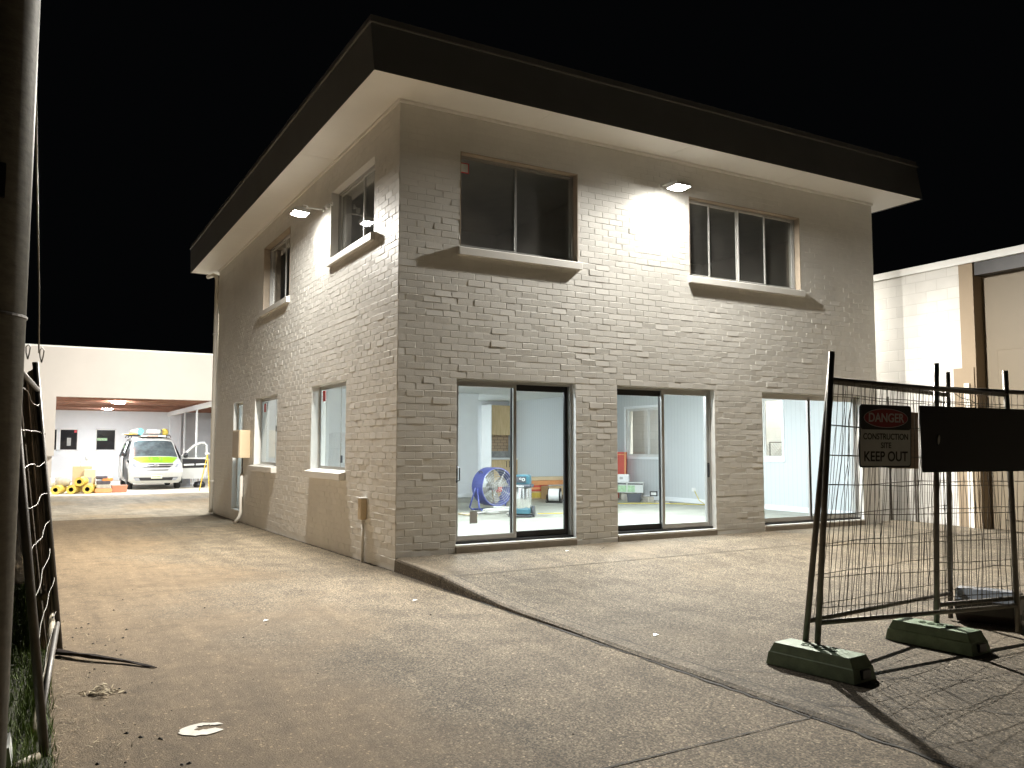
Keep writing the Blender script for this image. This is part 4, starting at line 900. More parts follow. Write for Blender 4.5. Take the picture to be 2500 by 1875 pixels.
# slanted italic H inside an oval ring, as on the grille
em = MB(); ec = skin(5.18, 0, .04)
em.tube([(ec[0]+.085*math.cos(a), ec[1], ec[2]+.045*math.sin(a)) for a in [i*2*math.pi/24 for i in range(24)]], .008, 6, closed=True)
em.tube([(ec[0]-.055, ec[1]-.005, ec[2]-.035), (ec[0]-.025, ec[1]-.005, ec[2]+.037)], .008, 6); em.tube([(ec[0]+.025, ec[1]-.005, ec[2]-.037), (ec[0]+.055, ec[1]-.005, ec[2]+.035)], .008, 6)
em.tube([(ec[0]-.038, ec[1]-.005, ec[2]-.006), (ec[0]+.0, ec[1]-.005, ec[2]-.008), (ec[0]+.04, ec[1]-.005, ec[2]+.008)], .008, 6); em.build('emblem', 'silver', van)
# bonnet print: open square outline with three strokes
lg = MB()
def stroke(a, b, w_=.014):
    n_ = 5; L0 = [skin(a[0]+(b[0]-a[0])*i/n_, a[1]+(b[1]-a[1])*i/n_, .022) for i in range(n_+1)]; lg.tube(L0, w_*.5, 4)
for a, b in [((6.75, -.22), (8.35, -.26)), ((6.75, -.22), (6.75, .22)), ((6.75, .22), (8.1, .25)), ((8.35, -.26), (8.35, -.16)), ((8.2, -.12), (8.2, .12)), ((7.75, -.11), (7.75, .14)), ((7.3, -.11), (7.3, .11)), ((6.75, .22), (6.75, .10))]: stroke(a, b)
lg.build('bonnet_print', 'vanlogo', van)
pl_ = MB(); pl_.box(-.19, .19, -.05, -.035, .42, .53); plate = pl_.build('number_plate', 'plate', van, bevel=.004)
text('WAX007', .085, 'lettering', 'vanlogo', plate, basis((0, -.052, .475), (1, 0, 0), (0, 0, 1), (0, -1, 0)))
for s in (-1, 1):
    for y in (.98, 4.15):
        tw = MB(); tw.lathe([(.20, -.1), (.31, -.1), (.335, -.07), (.335, .07), (.31, .1), (.20, .1)], 28, 'X', (s*.84, y, .335)); wh = tw.build('wheel', 'tyre', van, smooth=True)
        MB().lathe([(.0001, s*.06), (.06, s*.075), (.19, s*.05), (.205, s*.095)], 24, 'X', (s*.84, y, .335)).build('rim', 'silver', wh, smooth=True)
        ar = MB(); ar.lathe([(.40, s*.965), (.02, s*.965)], 24, 'X', (0, y, .36), 0, math.pi); ar.box(s*.964, s*.966, y-.4, y+.4, .2, .36); ar.build('wheel_arch', 'black', van)
# left side glass band
for s in (-1, 1):
    sg = MB(); sg.add([(s*.958, 2.0, 1.22), (s*.735, 2.15, 1.80), (s*.735, 4.7, 1.80), (s*.958, 4.85, 1.22)], [(0, 1, 2, 3)]); 
    sg = MB(); a_ = [(s*(.945+.006), 2.0, 1.2), (s*(.745+.006), 2.1, 1.8), (s*(.745+.006), 4.8, 1.8), (s*(.945+.006), 4.85, 1.2)]
    sg.add(a_, [(0, 1, 2, 3)]).build('side_window', 'vanglass', van)
    op = MB(); op.add([(s*.972, 1.0, .36), (s*.975, 1.9, .34), (s*.975, 1.95, 1.18), (s*.80, 1.85, 1.72), (s*.93, 1.0, 1.22)], [(0, 1, 2, 3, 4)]).build('doorway_shade_sheet', 'black', van)  # black sheet on the body, painted as the dark of the cab inside
# open front doors: built in the plane of the door (u back from hinge, z), then swung
def door(sgn, ang, label):
    d = MB(); hinge = Vector((sgn*.95, 1.0, 0)); ca, sa = math.cos(ang), math.sin(ang)
    def P(u, z, t): return (hinge.x+sgn*(u*sa)+t*ca*sgn, hinge.y+u*ca-t*sa, z)
    outer = [(0, .36), (.95, .34), (1.0, .6), (1.02, 1.15), (.98, 1.66), (.9, 1.76), (.72, 1.76), (.45, 1.62), (.05, 1.22), (0, 1.12)]
    inner = [(.12, 1.2), (.93, 1.2), (.93, 1.55), (.87, 1.69), (.72, 1.69), (.48, 1.57)]
    low = [(0, .36), (.95, .34), (1.0, .6), (1.02, 1.17), (.02, 1.17)]
    for t0, t1 in ((0, .06),):
        n_ = len(low); d.add([P(u, z, t0) for u, z in low]+[P(u, z, t1) for u, z in low], [tuple(range(n_)), tuple(range(n_, 2*n_))[::-1]]+[(i, (i+1) % n_, n_+(i+1) % n_, n_+i) for i in range(n_)])
    fr_ = [(.03, 1.19), (.45, 1.60), (.72, 1.735), (.88, 1.735), (.965, 1.64), (1.0, 1.17)]
    d.tube([P(u, z, .03) for u, z in fr_], .05, 6)
    o = d.build('door', 'vanwhite', van)
    pn = MB(); pn.add([P(u, z, .03) for u, z in [(.05, 1.17), (.46, 1.58), (.72, 1.71), (.87, 1.71), (.94, 1.63), (.97, 1.17)]], [(0, 1, 2, 3, 4, 5)]); pn.build('pane', 'glass', o)
    tn = MB()
    inn = .067
    tn.add([P(u, z, inn) for u, z in [(.06, .76), (.98, .78), (1.0, 1.1), (.04, 1.12)]], [(0, 1, 2, 3)]); tn.build('door_trim', 'black', o)
    ap = MB(); ap.add([P(u, z, inn+.006) for u, z in [(.1, .86), (.5, .87), (.5, .93), (.1, .92)]], [(0, 1, 2, 3)]); ap.add([P(u, z, inn+.006) for u, z in [(.56, .87), (.97, .88), (.97, .94), (.56, .93)]], [(0, 1, 2, 3)]); ap.build('arm_rest', 'signw', o)
    mi = MB(); c = P(.12, 1.26, .16); mi.lathe([(.0001, -.08), (.08, -.07), (.11, 0), (.09, .07), (.0001, .09)], 14, 'X', (c[0], c[1]-.05, c[2])); mi.build('mirror', 'black', o, smooth=True)
    return o
door(1, R(80), '')
sd_ = MB(); sd_.add([(-1.06, 2.35, .36), (-1.06, 3.7, .36), (-1.07, 3.7, 1.15), (-1.07, 2.35, 1.15), (-.86, 3.62, 1.78), (-.86, 2.42, 1.78), (-1.0, 2.35, .36), (-1.0, 3.7, .36), (-1.0, 3.7, 1.15), (-1.0, 2.35, 1.15), (-.80, 3.62, 1.78), (-.80, 2.42, 1.78)],
       [(0, 1, 2, 3), (3, 2, 4, 5), (6, 9, 8, 7), (9, 11, 10, 8), (0, 3, 9, 6), (3, 5, 11, 9), (1, 7, 8, 2), (2, 8, 10, 4), (5, 4, 10, 11), (0, 6, 7, 1)])
sl_ = sd_.build('door', 'vanwhite', van, bevel=.02)
MB().add([(-1.075, 2.45, 1.2), (-1.075, 3.6, 1.2), (-.885, 3.55, 1.72), (-.885, 2.52, 1.72)], [(0, 1, 2, 3)]).build('pane', 'vanglass', sl_)
MB().lathe([(.0001, -.1), (.07, -.08), (.1, 0), (.08, .07), (.0001, .09)], 14, 'X', (-1.04, 1.05, 1.3)).build('mirror', 'black', van, smooth=True)
van.location = (.22, 24.75, -.375); van.rotation_euler = (0, 0, R(-1)); van.scale = (1.02, 1.0, 1.03)
# rack and load on the van roof (world coordinates)
VX, VY, VZ = .22, 24.75, -.375
rk = thing('roof_rack', 'black roof rack bars across the van roof', 'roof rack', (VX, VY+2.6, VZ+2.03))
for y in (2.1, 3.3, 4.5):
    b = MB(); b.tube([(VX-.74, VY+y, VZ+2.0), (VX-.70, VY+y, VZ+2.10), (VX+.70, VY+y, VZ+2.10), (VX+.74, VY+y, VZ+2.0)], .022, 8); b.build('bar', 'black', rk)
def tube_thing(name, label, cat, x, z, y0, y1, r, mat, capmat, group=None):
    t = thing(name, label, cat, (x, y0, z)); MB().cyl((x, y0, z), (x, y1, z), r, 20).build('tube', mat, t, smooth=False)
    MB().cyl((x, y0-.03, z), (x, y0-.001, z), r*1.04, 20).build('cap', capmat, t); return t
tube_thing('carry_tube', 'white carry tube with round teal end cap on rack', 'tube', VX-.43, VZ+2.24, VY+1.9, VY+5.0, .115, 'white', 'teal')
t = thing('carry_tube', 'white crosswise rolled bundle in the middle of the rack', 'roll', (VX+.1, VY+2.2, VZ+2.2)); MB().tube([(VX-.14, VY+2.2, VZ+2.23), (VX+.34, VY+2.2, VZ+2.23)], .085, 16).build('roll', 'white', t); 
q = MB(); 
for x in (-.14, .33): q.cyl((VX+x-.012, VY+2.2, VZ+2.23), (VX+x+.012, VY+2.2, VZ+2.23), .09, 16)
q.build('strap', 'greenprint', t)
t = thing('canvas_bag', 'mustard yellow canvas bag strapped on the rack', 'bag', (VX+.5, VY+2.1, VZ+2.1)); MB().lathe([(.0001, -.12), (.12, -.11), (.15, 0), (.13, .1), (.0001, .12)], 14, 'Y', (VX+.5, VY+2.1, VZ+2.22)).build('bag', 'mustard', t, smooth=True)
MB().box(VX+.36, VX+.40, VY+1.96, VY+2.24, VZ+2.1, VZ+2.33).build('strap', 'bagB', t)
ld = MB()
for x in (-.80, -.52): ld.tube([(VX+x, VY+2.0, VZ+2.15), (VX+x, VY+5.0, VZ+2.15)], .025, 6)
for k in range(9): ld.tube([(VX-.8, VY+2.15+k*.33, VZ+2.15), (VX-.52, VY+2.15+k*.33, VZ+2.15)], .015, 6)
tag(ld.build('roof_ladder', 'ladder'), 'ladder lying flat on the left side of the rack', 'ladder')
for k, (x, w_, m_, lb) in enumerate(((-.28, .12, 'signw', 'pale strapped bundle on the front of the rack left of middle'), (.05, .2, 'salmon', 'salmon folded sheet on front of the rack'), (.38, .14, 'white', 'white folded sheet under the mustard bag'))):
    t = MB(); t.box(VX+x-w_, VX+x+w_, VY+1.85, VY+2.6, VZ+2.03, VZ+2.09)
    t.m = Matrix.Identity(4); o = t.build('bundle', m_, bevel=.02); o.scale = (1, 1, 1); tag(o, lb, 'bundle')

# ------------------------------------------------------------------ things on the shed floor
def roll(x, z, label, y0=23.0, ang=-.25):
    t = thing('yellow_roll', label, 'roll', (0, 0, 0), 'yellow wrapped rolls')
    MB().lathe([(.075, 0), (.155, .0), (.155, .9), (.075, .9)], 24, 'Y').build('wrap', 'yellow', t); MB().lathe([(.075, 0), (.075, .9)], 20, 'Y').build('core', 'black', t)
    MB().lathe([(.0001, .3), (.075, .3)], 20, 'Y').build('core_end', 'black', t)
    t.location = (x, y0, z); t.rotation_euler = (0, 0, ang); return t
SZ = -.375
roll(-3.17, SZ+.156, 'yellow wrapped roll half hidden by the shed pillar')
roll(-2.70, SZ+.156, 'yellow wrapped roll on floor under the stacked one')
roll(-2.20, SZ+.156, 'yellow wrapped roll on floor in front of the cardboard box')
roll(-2.46, SZ+.42, 'yellow wrapped roll stacked on top of two others')
t = box_thing('cardboard_box', 'large plain brown box standing behind the yellow rolls', 'box', -2.62, -2.02, 24.2, 24.7, SZ, SZ+.92, 'card')
t = box_thing('cardboard_box', 'tall tan box with pale blue label beside the rolls', 'box', -2.28, -1.92, 23.65, 24.0, SZ, SZ+.82, 'card2', None, [('label_paper', 'lampglass', (-.09, .06, -.18, -.176, .36, .55))])
t = box_thing('cardboard_box', 'small grey white carton on top of the brown box', 'box', -2.38, -2.08, 24.3, 24.55, SZ+.925, SZ+1.12, 'signw')
bt = MB(); bt.lathe([(.0001, 0), (.05, 0), (.05, .14), (.02, .2), (.02, .25), (.0001, .25)], 12, 'Z', (-2.18, 24.4, SZ+1.125)); tag(bt.build('bottle', 'sticker_grey', smooth=True), 'small grey bottle on top of the white carton', 'bottle')
cr_ = MB(); cr_.lathe([(.0001, -.25), (.16, -.22), (.2, 0), (.16, .22), (.0001, .25)], 12, 'X', (-2.95, 23.6, SZ+.42)); cr_.m = Matrix.Identity(4)
tag(cr_.build('plastic_sheet', 'bagA', smooth=True), 'crumpled grey plastic sheet lying behind the yellow rolls', 'plastic sheet')
cr_ = MB(); cr_.lathe([(.0001, -.2), (.14, -.16), (.17, 0), (.12, .18), (.0001, .22)], 12, 'X', (-3.3, 23.6, SZ+.40)); tag(cr_.build('plastic_sheet', 'signw', smooth=True), 'crumpled white sheet half hidden behind the pillar', 'plastic sheet')
zz = SZ
for k, (w_, h_, m_, lb) in enumerate(((.58, .17, 'orangebox', 'flat orange brown bag lowest in the bag pile'), (.48, .15, 'bagA', 'grey bag second from the bottom of the pile'), (.46, .13, 'bagB', 'dark bag in the middle of the pile'), (.36, .12, 'orange', 'orange bag near the top of the pile'), (.38, .12, 'bagB', 'dark purple bag on top of the pile'))):
    b = MB(); b.prism([(-w_/2*.9, 0), (w_/2*.9, 0), (w_/2, h_*.5), (w_/2*.88, h_), (-w_/2*.88, h_), (-w_/2, h_*.5)], -.2, .2)
    o = b.build('goods_bag', m_, bevel=.03); o.location = (-1.68+(.12 if k == 3 else -.06 if k == 4 else 0), 23.4, zz); tag(o, lb, 'bag', 'bags piled beside the rolls'); zz += h_-.01 if k != 3 else .06
tr_ = MB(); tr_.prism([(-.24, 0), (.22, 0), (.26, .26), (-.26, .26)], -.2, .2); o = tag(tr_.build('plastic_tray', 'bagC', bevel=.01), 'low brick red tub standing right of the bags', 'tub'); o.location = (-1.15, 23.5, SZ)
lf = MB(); lf.prism([(-.22, 0), (.2, 0), (.12, .012), (-.18, .012)], -.12, .12); o = tag(lf.build('white_offcut', 'signw'), 'thin white offcut lying on floor by the red tub', 'offcut'); o.location = (-.72, 23.5, SZ)
# right of the van
sl = thing('step_ladder', 'yellow step ladder with white treads at the bay edge', 'step ladder', (0, 0, 0))
for s in (-1, 1):
    MB().tube([(s*.28, -.35, 0), (s*.2, 0, 1.35)], .025, 6).build('front_rail', 'ladder', sl); MB().tube([(s*.26, .4, 0), (s*.18, .04, 1.35)], .02, 6).build('rear_rail', 'ladder', sl)
for k in range(4): MB().box(-.26+.02*k, .26-.02*k, -.30+.085*k, -.19+.085*k, .24+.3*k, .27+.3*k).build('tread', 'white', sl, bevel=.004)
MB().box(-.24, .24, -.1, .12, 1.35, 1.41).build('top_cap', 'white', sl, bevel=.01)
sl.location = (1.92, 23.0, SZ); sl.rotation_euler = (0, 0, R(20))
tr_ = thing('platform_trolley', 'orange tube handled trolley standing behind the van', 'trolley', (0, 0, 0))
MB().tube([(-.5, 0, .15), (-.5, 0, 1.22), (-.42, 0, 1.3), (.42, 0, 1.3), (.5, 0, 1.22), (.5, 0, .15)], .022, 8).build('handle', 'orange', tr_, smooth=True)
MB().tube([(-.5, 0, 1.12), (.5, 0, 1.12)], .018, 8).build('crossbar', 'orange', tr_)
MB().box(-.55, .55, -.1, 1.0, .14, .18).build('deck', 'orange', tr_)
for s in (-1, 1): MB().cyl((s*.45-.02, .1, .07), (s*.45+.02, .1, .07), .07, 14).build('castor', 'black', tr_)
tr_.location = (1.35, 31.5, SZ)
sh = thing('saw_horse', 'small white slatted trestle behind the step ladder', 'trestle', (0, 0, 0))
for x in (-.2, -.07, .07, .2): MB().box(x-.025, x+.025, -.02, .02, .02, .62).build('slat', 'white', sh)
MB().box(-.26, .26, -.03, .03, .62, .68).build('top_rail', 'white', sh); MB().box(-.26, .26, -.025, .025, .08, .13).build('bottom_rail', 'white', sh)
sh.location = (1.98, 27.2, SZ)
box_thing('steel_crate', 'pale grey metal box on floor past the open van door', 'crate', 1.35, 1.72, 26.6, 27.1, SZ, SZ+.38, 'lampglass')
bk = MB(); bk.lathe([(.0001, 0), (.2, 0), (.24, .1), (.18, .22), (.0001, .26)], 12, 'Z', (1.98, 26.0, SZ)); tag(bk.build('tool_bag', 'black', smooth=True), 'black tool bag on shed floor beside the step ladder', 'bag')

# ------------------------------------------------------------------ neighbour at the right
nb = thing('neighbour_building', 'white block and tan neighbouring building at the right edge', 'building', (10, -1, -.14))
MB().box(10.0, 10.2, -1.02, 16, -.5, 4.42).build('wall', 'nbwhite', nb)
MB().box(9.97, 10.25, -30, 16, 4.424, 4.55).build('capping', 'white', nb)
MB().box(9.985, 10.3, -1.27, -1.022, -.5, 4.42).build('pier', 'nbtan', nb)
MB().box(9.96, 9.984, -1.24, -.88, -.3, 2.62).build('pier', 'nbtan', nb)
MB().box(10.25, 10.45, -30, -1.272, -.5, 4.2).build('wall', 'nbtan2', nb)
MB().box(10.03, 10.5, -30, -1.274, 4.2, 4.42).build('gutter', 'nbdark', nb)
dr = MB(); dr.box(10.22, 10.248, -4.6, -1.5, .06, 2.9); dr.build('roller_door', 'nbtan2', nb, bevel=.01)
dp = MB(); dp.box(9.92, 9.955, -1.17, -1.08, -.25, 2.35); dp.build('downpipe', 'pvc', nb)
dp = MB(); dp.tube([(9.9, .38, -.1), (9.9, .38, 2.2)], .02, 8); dp.tube([(9.93, -.1, -.1), (9.93, -.1, 1.75)], .018, 8); dp.build('pipe', 'galvdark', nb)
MB().quad((9.9, 11.6, -.2), (W_, 11.6, -.2), (W_, 11.6, 3.4), (9.9, 11.6, 3.4)).build('passage_gate', 'shedgrey', nb)

# ------------------------------------------------------------------ temporary fencing, right
def fence_panel(label, f0, f1, t0, t1, pr=.021, rails=(.10, .905), nv=34, nh=8, rmat='galv', wmat='wire', seed=1, group='temporary fence panels', jit=.009):
    rg = random.Random(seed)
    f0, f1, t0, t1 = map(Vector, (f0, f1, t0, t1))
    P = lambda s, t: (f0*(1-s)+f1*s)*(1-t)+(t0*(1-s)+t1*s)*t
    root = thing('mesh_fence', label, 'mesh fence', tuple(f0), group)
    for s in (0, 1): MB().tube([P(s, 0), P(s, 1)], pr, 10).build('post', rmat, root, smooth=True)
    for t in rails: MB().tube([P(0, t), P(1, t)], pr*.85, 10).build('rail', rmat, root, smooth=True)
    m = MB(); nrm = (f1-f0).cross(t0-f0).normalized()
    for i in range(nv):
        s = (i+1)/(nv+1)+rg.gauss(0, .002); pts = []; k0 = rg.gauss(0, .006)
        for k in range(7):
            t = rails[0]+(rails[1]-rails[0])*k/6; ss = s+(rg.gauss(0, jit*.35)+k0*math.sin(k) if 0 < k < 6 else 0); pts.append(P(ss, t)+nrm*(rg.gauss(0, jit*.6)+.012))
        m.tube(pts, .0026, 4)
    for j in range(nh):
        t = rails[0]+(rails[1]-rails[0])*(j+.5)/nh; pts = []
        if nv:
            for k in range(9): pts.append(P(k/8, t+rg.gauss(0, jit*.25))+nrm*(rg.gauss(0, jit)+.008))
        else:
            a1, a2, a3 = rg.uniform(-.012, .012), rg.uniform(0, 6), rg.uniform(-.02, .02)
            for k in range(17): pts.append(P(k/16, t+a1*math.sin(k*.45+a2)+a3*(k/16-.5)+rg.gauss(0, .0012))+nrm*(.006*math.sin(k*.8+a2)))
        m.tube(pts, .0026 if nv else .0019, 4)
    m.build('mesh_infill', wmat, root)
    return root, P, nrm
pa, PA, na = fence_panel('front mesh fence panel carrying the danger sign', (.82, -5.60, -.14), (2.85, -5.81, -.175), (.93, -5.70, 1.92), (2.86, -5.79, 1.87), seed=2)
pb, PB, nb_ = fence_panel('mesh fence panel angled behind the danger sign panel', (.79, -5.52, -.14), (2.86, -5.25, -.165), (1.005, -5.64, 1.915), (2.90, -5.28, 1.90), seed=3, rmat='galv')
pc, PC, nc = fence_panel('mesh fence panel starting at the second green block', (2.05, -5.66, -.12), (4.42, -5.95, -.14), (2.12, -5.69, 1.90), (4.45, -5.98, 1.88), seed=4)
def block(label, x, y, rot):
    t = thing('fence_block', label, 'fence block', (0, 0, 0), 'green fence feet')
    hl, hw, h = .33, .125, .15
    b = MB()
    lo = [(-hl, -hw, 0), (hl, -hw, 0), (hl, hw, 0), (-hl, hw, 0)]; md = [(-hl+.015, -hw+.012, .085), (hl-.015, -hw+.012, .085), (hl-.015, hw-.012, .085), (-hl+.015, hw-.012, .085)]
    m2 = [(a*.985, b_*.96, .088) for a, b_, c in md]; hi = [(-hl+.05, -hw+.03, h), (hl-.05, -hw+.03, h), (hl-.05, hw-.03, h), (-hl+.05, hw-.03, h)]
    vs = lo+md+m2+hi; fs = [(0, 3, 2, 1), (12, 13, 14, 15)]
    for k in range(3): fs += [(k*4+i, k*4+(i+1) % 4, (k+1)*4+(i+1) % 4, (k+1)*4+i) for i in range(4)]
    b.add(vs, fs); b.build('base', 'green', t, bevel=.006)
    for s in (-1, 1): MB().box(s*hl*.97-.02, s*hl*.97+.02, -.045, .045, .02, .075).build('hand_hold', 'black', t)
    so = MB()
    for k in range(4): so.lathe([(.032, h-.01), (.032, h+.006), (.024, h+.006), (.024, h-.02)], 14, 'Z', (-.1+k*.066, 0, 0))
    so.build('socket', 'green', t)
    t.location = (x, y, padz(x, y)+.002); t.rotation_euler = (0, 0, rot); return t
block('green plastic fence foot under the nearest leaning post', .72, -5.70, R(97))
block('green plastic fence foot under the middle fence post', 1.98, -5.70, R(94))
block('green plastic fence foot beyond the right picture edge', 4.42, -5.93, R(96))
# danger sign, tied to the mesh on the street side
sg = thing('danger_sign', 'DANGER construction site keep out sign tied to fence', 'sign', (1.45, -5.72, 1.33))
c = Vector((1.412, -5.750, 1.337)); ex = Vector((1, -.06, -.006)).normalized(); ez = Vector((.045, -.04, 1)).normalized(); ey = ez.cross(ex).normalized(); ez = ex.cross(ey)
SM = basis(c, ex, ez, -ey)     # local x right, y up, z towards the street
sw, shh, rr = .265, .222, .03
def rrect(hw, hh, r_, cx=0, cy=0):
    pts = []
    for (qx, qy, a0) in ((hw-r_, hh-r_, 0), (-hw+r_, hh-r_, 90), (-hw+r_, -hh+r_, 180), (hw-r_, -hh+r_, 270)):
        for k in range(6): a = R(a0+k*18); pts.append((cx+qx+r_*math.cos(a), cy+qy+r_*math.sin(a)))
    return pts
g = MB(); g.m = SM; g.prism(rrect(sw, shh, rr), -.003, 0, 'Z'); g.build('backing', 'signk', sg)
g = MB(); g.m = SM; g.prism(rrect(sw-.012, shh-.012, rr-.01), .0, .002, 'Z'); g.build('panel', 'signw', sg)
g = MB(); g.m = SM; g.prism([(p[0], p[1]) for p in rrect(sw-.012, .082, .02, 0, shh-.094)], .002, .003, 'Z'); g.build('heading_panel', 'signk', sg)
el = lambda a, b: [(a*math.cos(i*2*math.pi/40), shh-.094+b*math.sin(i*2*math.pi/40)) for i in range(40)]
g = MB(); g.m = SM; g.prism(el(.225, .068), .003, .0035, 'Z'); g.build('oval_border', 'signgrey', sg)
g = MB(); g.m = SM; g.prism(el(.220, .064), .0035, .0042, 'Z'); g.build('oval', 'signr', sg)
text('DANGER', .088, 'lettering', 'signgrey', sg, SM @ Matrix.Translation((0, shh-.094, .0045)), .0004, sx=1.02)
text('CONSTRUCTION', .06, 'lettering', 'signk', sg, SM @ Matrix.Translation((0, -.005, .003)), .0004, sx=.98)
text('SITE', .056, 'lettering', 'signk', sg, SM @ Matrix.Translation((0, -.067, .003)), .0004, sx=1.05)
text('KEEP OUT', .098, 'lettering', 'signk', sg, SM @ Matrix.Translation((0, -.147, .003)), .0004, sx=1.0)
bd = thing('black_board', 'plain black board hung on fence right of danger sign', 'board', (2.5, -5.78, 1.07))
g = MB(); g.add([(1.785, -5.765, 1.565), (3.5, -5.88, 1.56), (3.5, -5.875, 1.07), (1.80, -5.765, 1.075), (1.785, -5.759, 1.565), (3.5, -5.874, 1.56), (3.5, -5.869, 1.07), (1.80, -5.759, 1.075)],
                [(0, 1, 2, 3), (7, 6, 5, 4), (0, 4, 5, 1), (1, 5, 6, 2), (2, 6, 7, 3), (3, 7, 4, 0)]); g.build('sheet', 'board', bd)
for x, y in ((1.975, -5.783), (3.205, -5.865)):
    MB().prism([(x+.013*math.cos(k*.4189)+.006*math.sin(k*.4189), 1.315+.036*math.sin(k*.4189)) for k in range(15)], y-.001, y+.001).build('tie_plate', 'sticker_grey', bd)
bb = MB(); bb.add([(1.80, -5.50, 1.545), (2.2, -5.47, 1.53), (2.2, -5.46, 1.09), (1.79, -5.49, 1.10), (1.80, -5.494, 1.545), (2.2, -5.464, 1.53), (2.2, -5.454, 1.09), (1.79, -5.484, 1.10)],
                [(0, 1, 2, 3), (7, 6, 5, 4), (0, 4, 5, 1), (1, 5, 6, 2), (2, 6, 7, 3), (3, 7, 4, 0)])
tag(bb.build('brown_board', 'brownboard'), 'brown board showing left of the black board behind fence', 'board')
# twisted tie wire
tw = MB(); tw.tube([(2.93, -5.27, 1.75), (3.0, -5.33, 1.68), (3.08, -5.36, 1.66), (3.2, -5.4, 1.6)], .003, 4); tw.tube([(3.06, -5.35, 1.67), (3.0, -5.36, 1.6), (2.94, -5.3, 1.5)], .003, 4)
tag(tw.build('tie_wire', 'wire'), 'loose twisted tie wire by the back fence post', 'wire')
# dark drum shaped bin lying behind the fence
bn = thing('dark_bin', 'dark eight sided bin lying on its side behind fence', 'bin', (0, 0, 0))
oc = [(.17*math.cos(R(22.5+45*k)), .165+.17*math.sin(R(22.5+45*k))) for k in range(8)]
oc = [(a, max(0.0, b)) for a, b in oc]
MB().prism(oc, -.26, .26, 'X').build('drum', 'binside', bn, bevel=.008)
g = MB(); g.box(-.255, .22, -.075, .075, .323, .33); g.m = Matrix.Identity(4); g.build('lid', 'metalplate', bn, bevel=.003)
g = MB(); g.add([(-.255, -.075, .328), (.22, -.075, .328), (.22, -.158, .232), (-.255, -.158, .232)], [(0, 1, 2, 3)]); g.build('lid_flap', 'metalplate', bn)
g = MB(); g.box(.262, .266, -.09, -.05, .07, .13); g.box(.262, .266, .0, .035, .07, .14); g.box(.262, .266, .06, .09, .09, .15); g.build('print', 'binprint', bn)
bn.location = (3.0, -5.50, padz(3.0, -5.5)-.002); bn.rotation_euler = (0, 0, R(-68)); bn.scale = (.9, .85, .85)

# ------------------------------------------------------------------ left: pole, fence panel, paling fence
po = thing('steel_pole', 'thick galvanised steel pole cut by the left picture edge', 'pole', (-4.045, -5.6, -.25))
MB().tube([(-4.045, -5.6, -.3), (-4.045, -5.6, 9)], .143, 40).build('shaft', 'pole', po, smooth=True)
g = MB(); g.lathe([(.144, 0), (.149, .004), (.149, .012), (.144, .016)], 36, 'Z', (-4.045, -5.6, 1.78)); g.build('strap', 'galvdark', po)
g = MB(); g.lathe([(.144, 0), (.150, .004), (.150, .14), (.144, .145)], 20, 'Z', (-4.045, -5.6, 2.25), R(200), R(290)); g.build('band', 'black', po)
br = thing('white_fence_foot', 'white fence foot with short steel stub beside the pole', 'fence foot', (-3.98, -4.8, -.25))
MB().prism([(-4.0, -.25), (-3.88, -.25), (-3.90, -.13), (-3.99, -.15)], -5.0, -4.76).build('base', 'signw', br)
MB().box(-4.0, -3.96, -4.93, -4.89, -.2, .02).build('stub', 'galvdark', br)
cb = MB(); cb.tube([(-3.93, -5.48, 3.3), (-3.90, -4.5, 2.78), (-3.865, -3.4, 2.28), (-3.85, -2.52, 1.95)], .006, 6)
tag(cb.build('stay_cable', 'galv'), 'thin steel cable hanging from the pole to fence top', 'cable')
pl2, PL, nl = fence_panel('leaning mesh fence panel at the left beside the pole', (-3.75, -4.85, -.25), (-3.63, -2.52, -.25), (-3.99, -4.88, 1.87), (-3.87, -2.50, 1.88), seed=8, rmat='galvdark', wmat='wirelight', jit=.016, nv=0, nh=8)
ti = MB()
for (x, z) in ((-3.92, 2.0), (-3.83, 1.98)): ti.tube([(x, -2.5, z-.10), (x-.012, -2.5, z-.05), (x-.014, -2.5, z-.01), (x, -2.5, z+.01), (x+.014, -2.5, z-.01), (x+.008, -2.5, z-.06), (x, -2.5, z-.1)], .0045, 6)
ti.build('wire_tie', 'galv', pl2)
pf = thing('paling_fence', 'dark weathered timber paling fence running back on the left', 'fence', (-3.7, -2.4, -.25))
path = [(-3.665, -2.46), (-3.83, .7), (-4.0, 8), (-4.1, 21.8)]
pal = MB(); rl_ = MB(); rgp = random.Random(4); cum = 0
for (x0, y0), (x1, y1) in zip(path, path[1:]):
    Ls = math.hypot(x1-x0, y1-y0); n_ = int(Ls/.105); dx, dy = (x1-x0)/Ls, (y1-y0)/Ls
    for i in range(n_):
        s = i*.105; x = x0+dx*s; y = y0+dy*s; z = drivez(y); h = 2.08+rgp.gauss(0, .015); ln = -.225+rgp.gauss(0, .008); o_ = rgp.choice([0, .012]); w_ = .098
        pts = []
        for zz_, lx in ((z+rgp.uniform(.02, .06), 0), (z+h, ln)):
            for (a, b) in ((0, 0), (w_, 0), (w_, -.014), (0, -.014)): pts.append((x+dx*a-dy*(-b)*-1+o_+lx, y+dy*a, zz_) if False else (x+dx*a+b+o_+lx, y+dy*a, zz_))
        pal.add(pts, [(0, 1, 2, 3), (7, 6, 5, 4), (0, 4, 5, 1), (1, 5, 6, 2), (2, 6, 7, 3), (3, 7, 4, 0)])
    for t_, hz in ((.3, .4), (.3, 1.6)):
        rl_.tube([(x0-.05-.06*hz, y0, drivez(y0)+hz), (x1-.05-.06*hz, y1, drivez(y1)+hz)], .03, 4)
pal.build('palings', 'paling', pf); rl_.build('rail', 'paling', pf)
ps = MB(); ps.tube([(-3.74, -2.36, -.3), (-3.97, -2.34, 1.7)], .045, 4); ps.build('post', 'paling', pf)
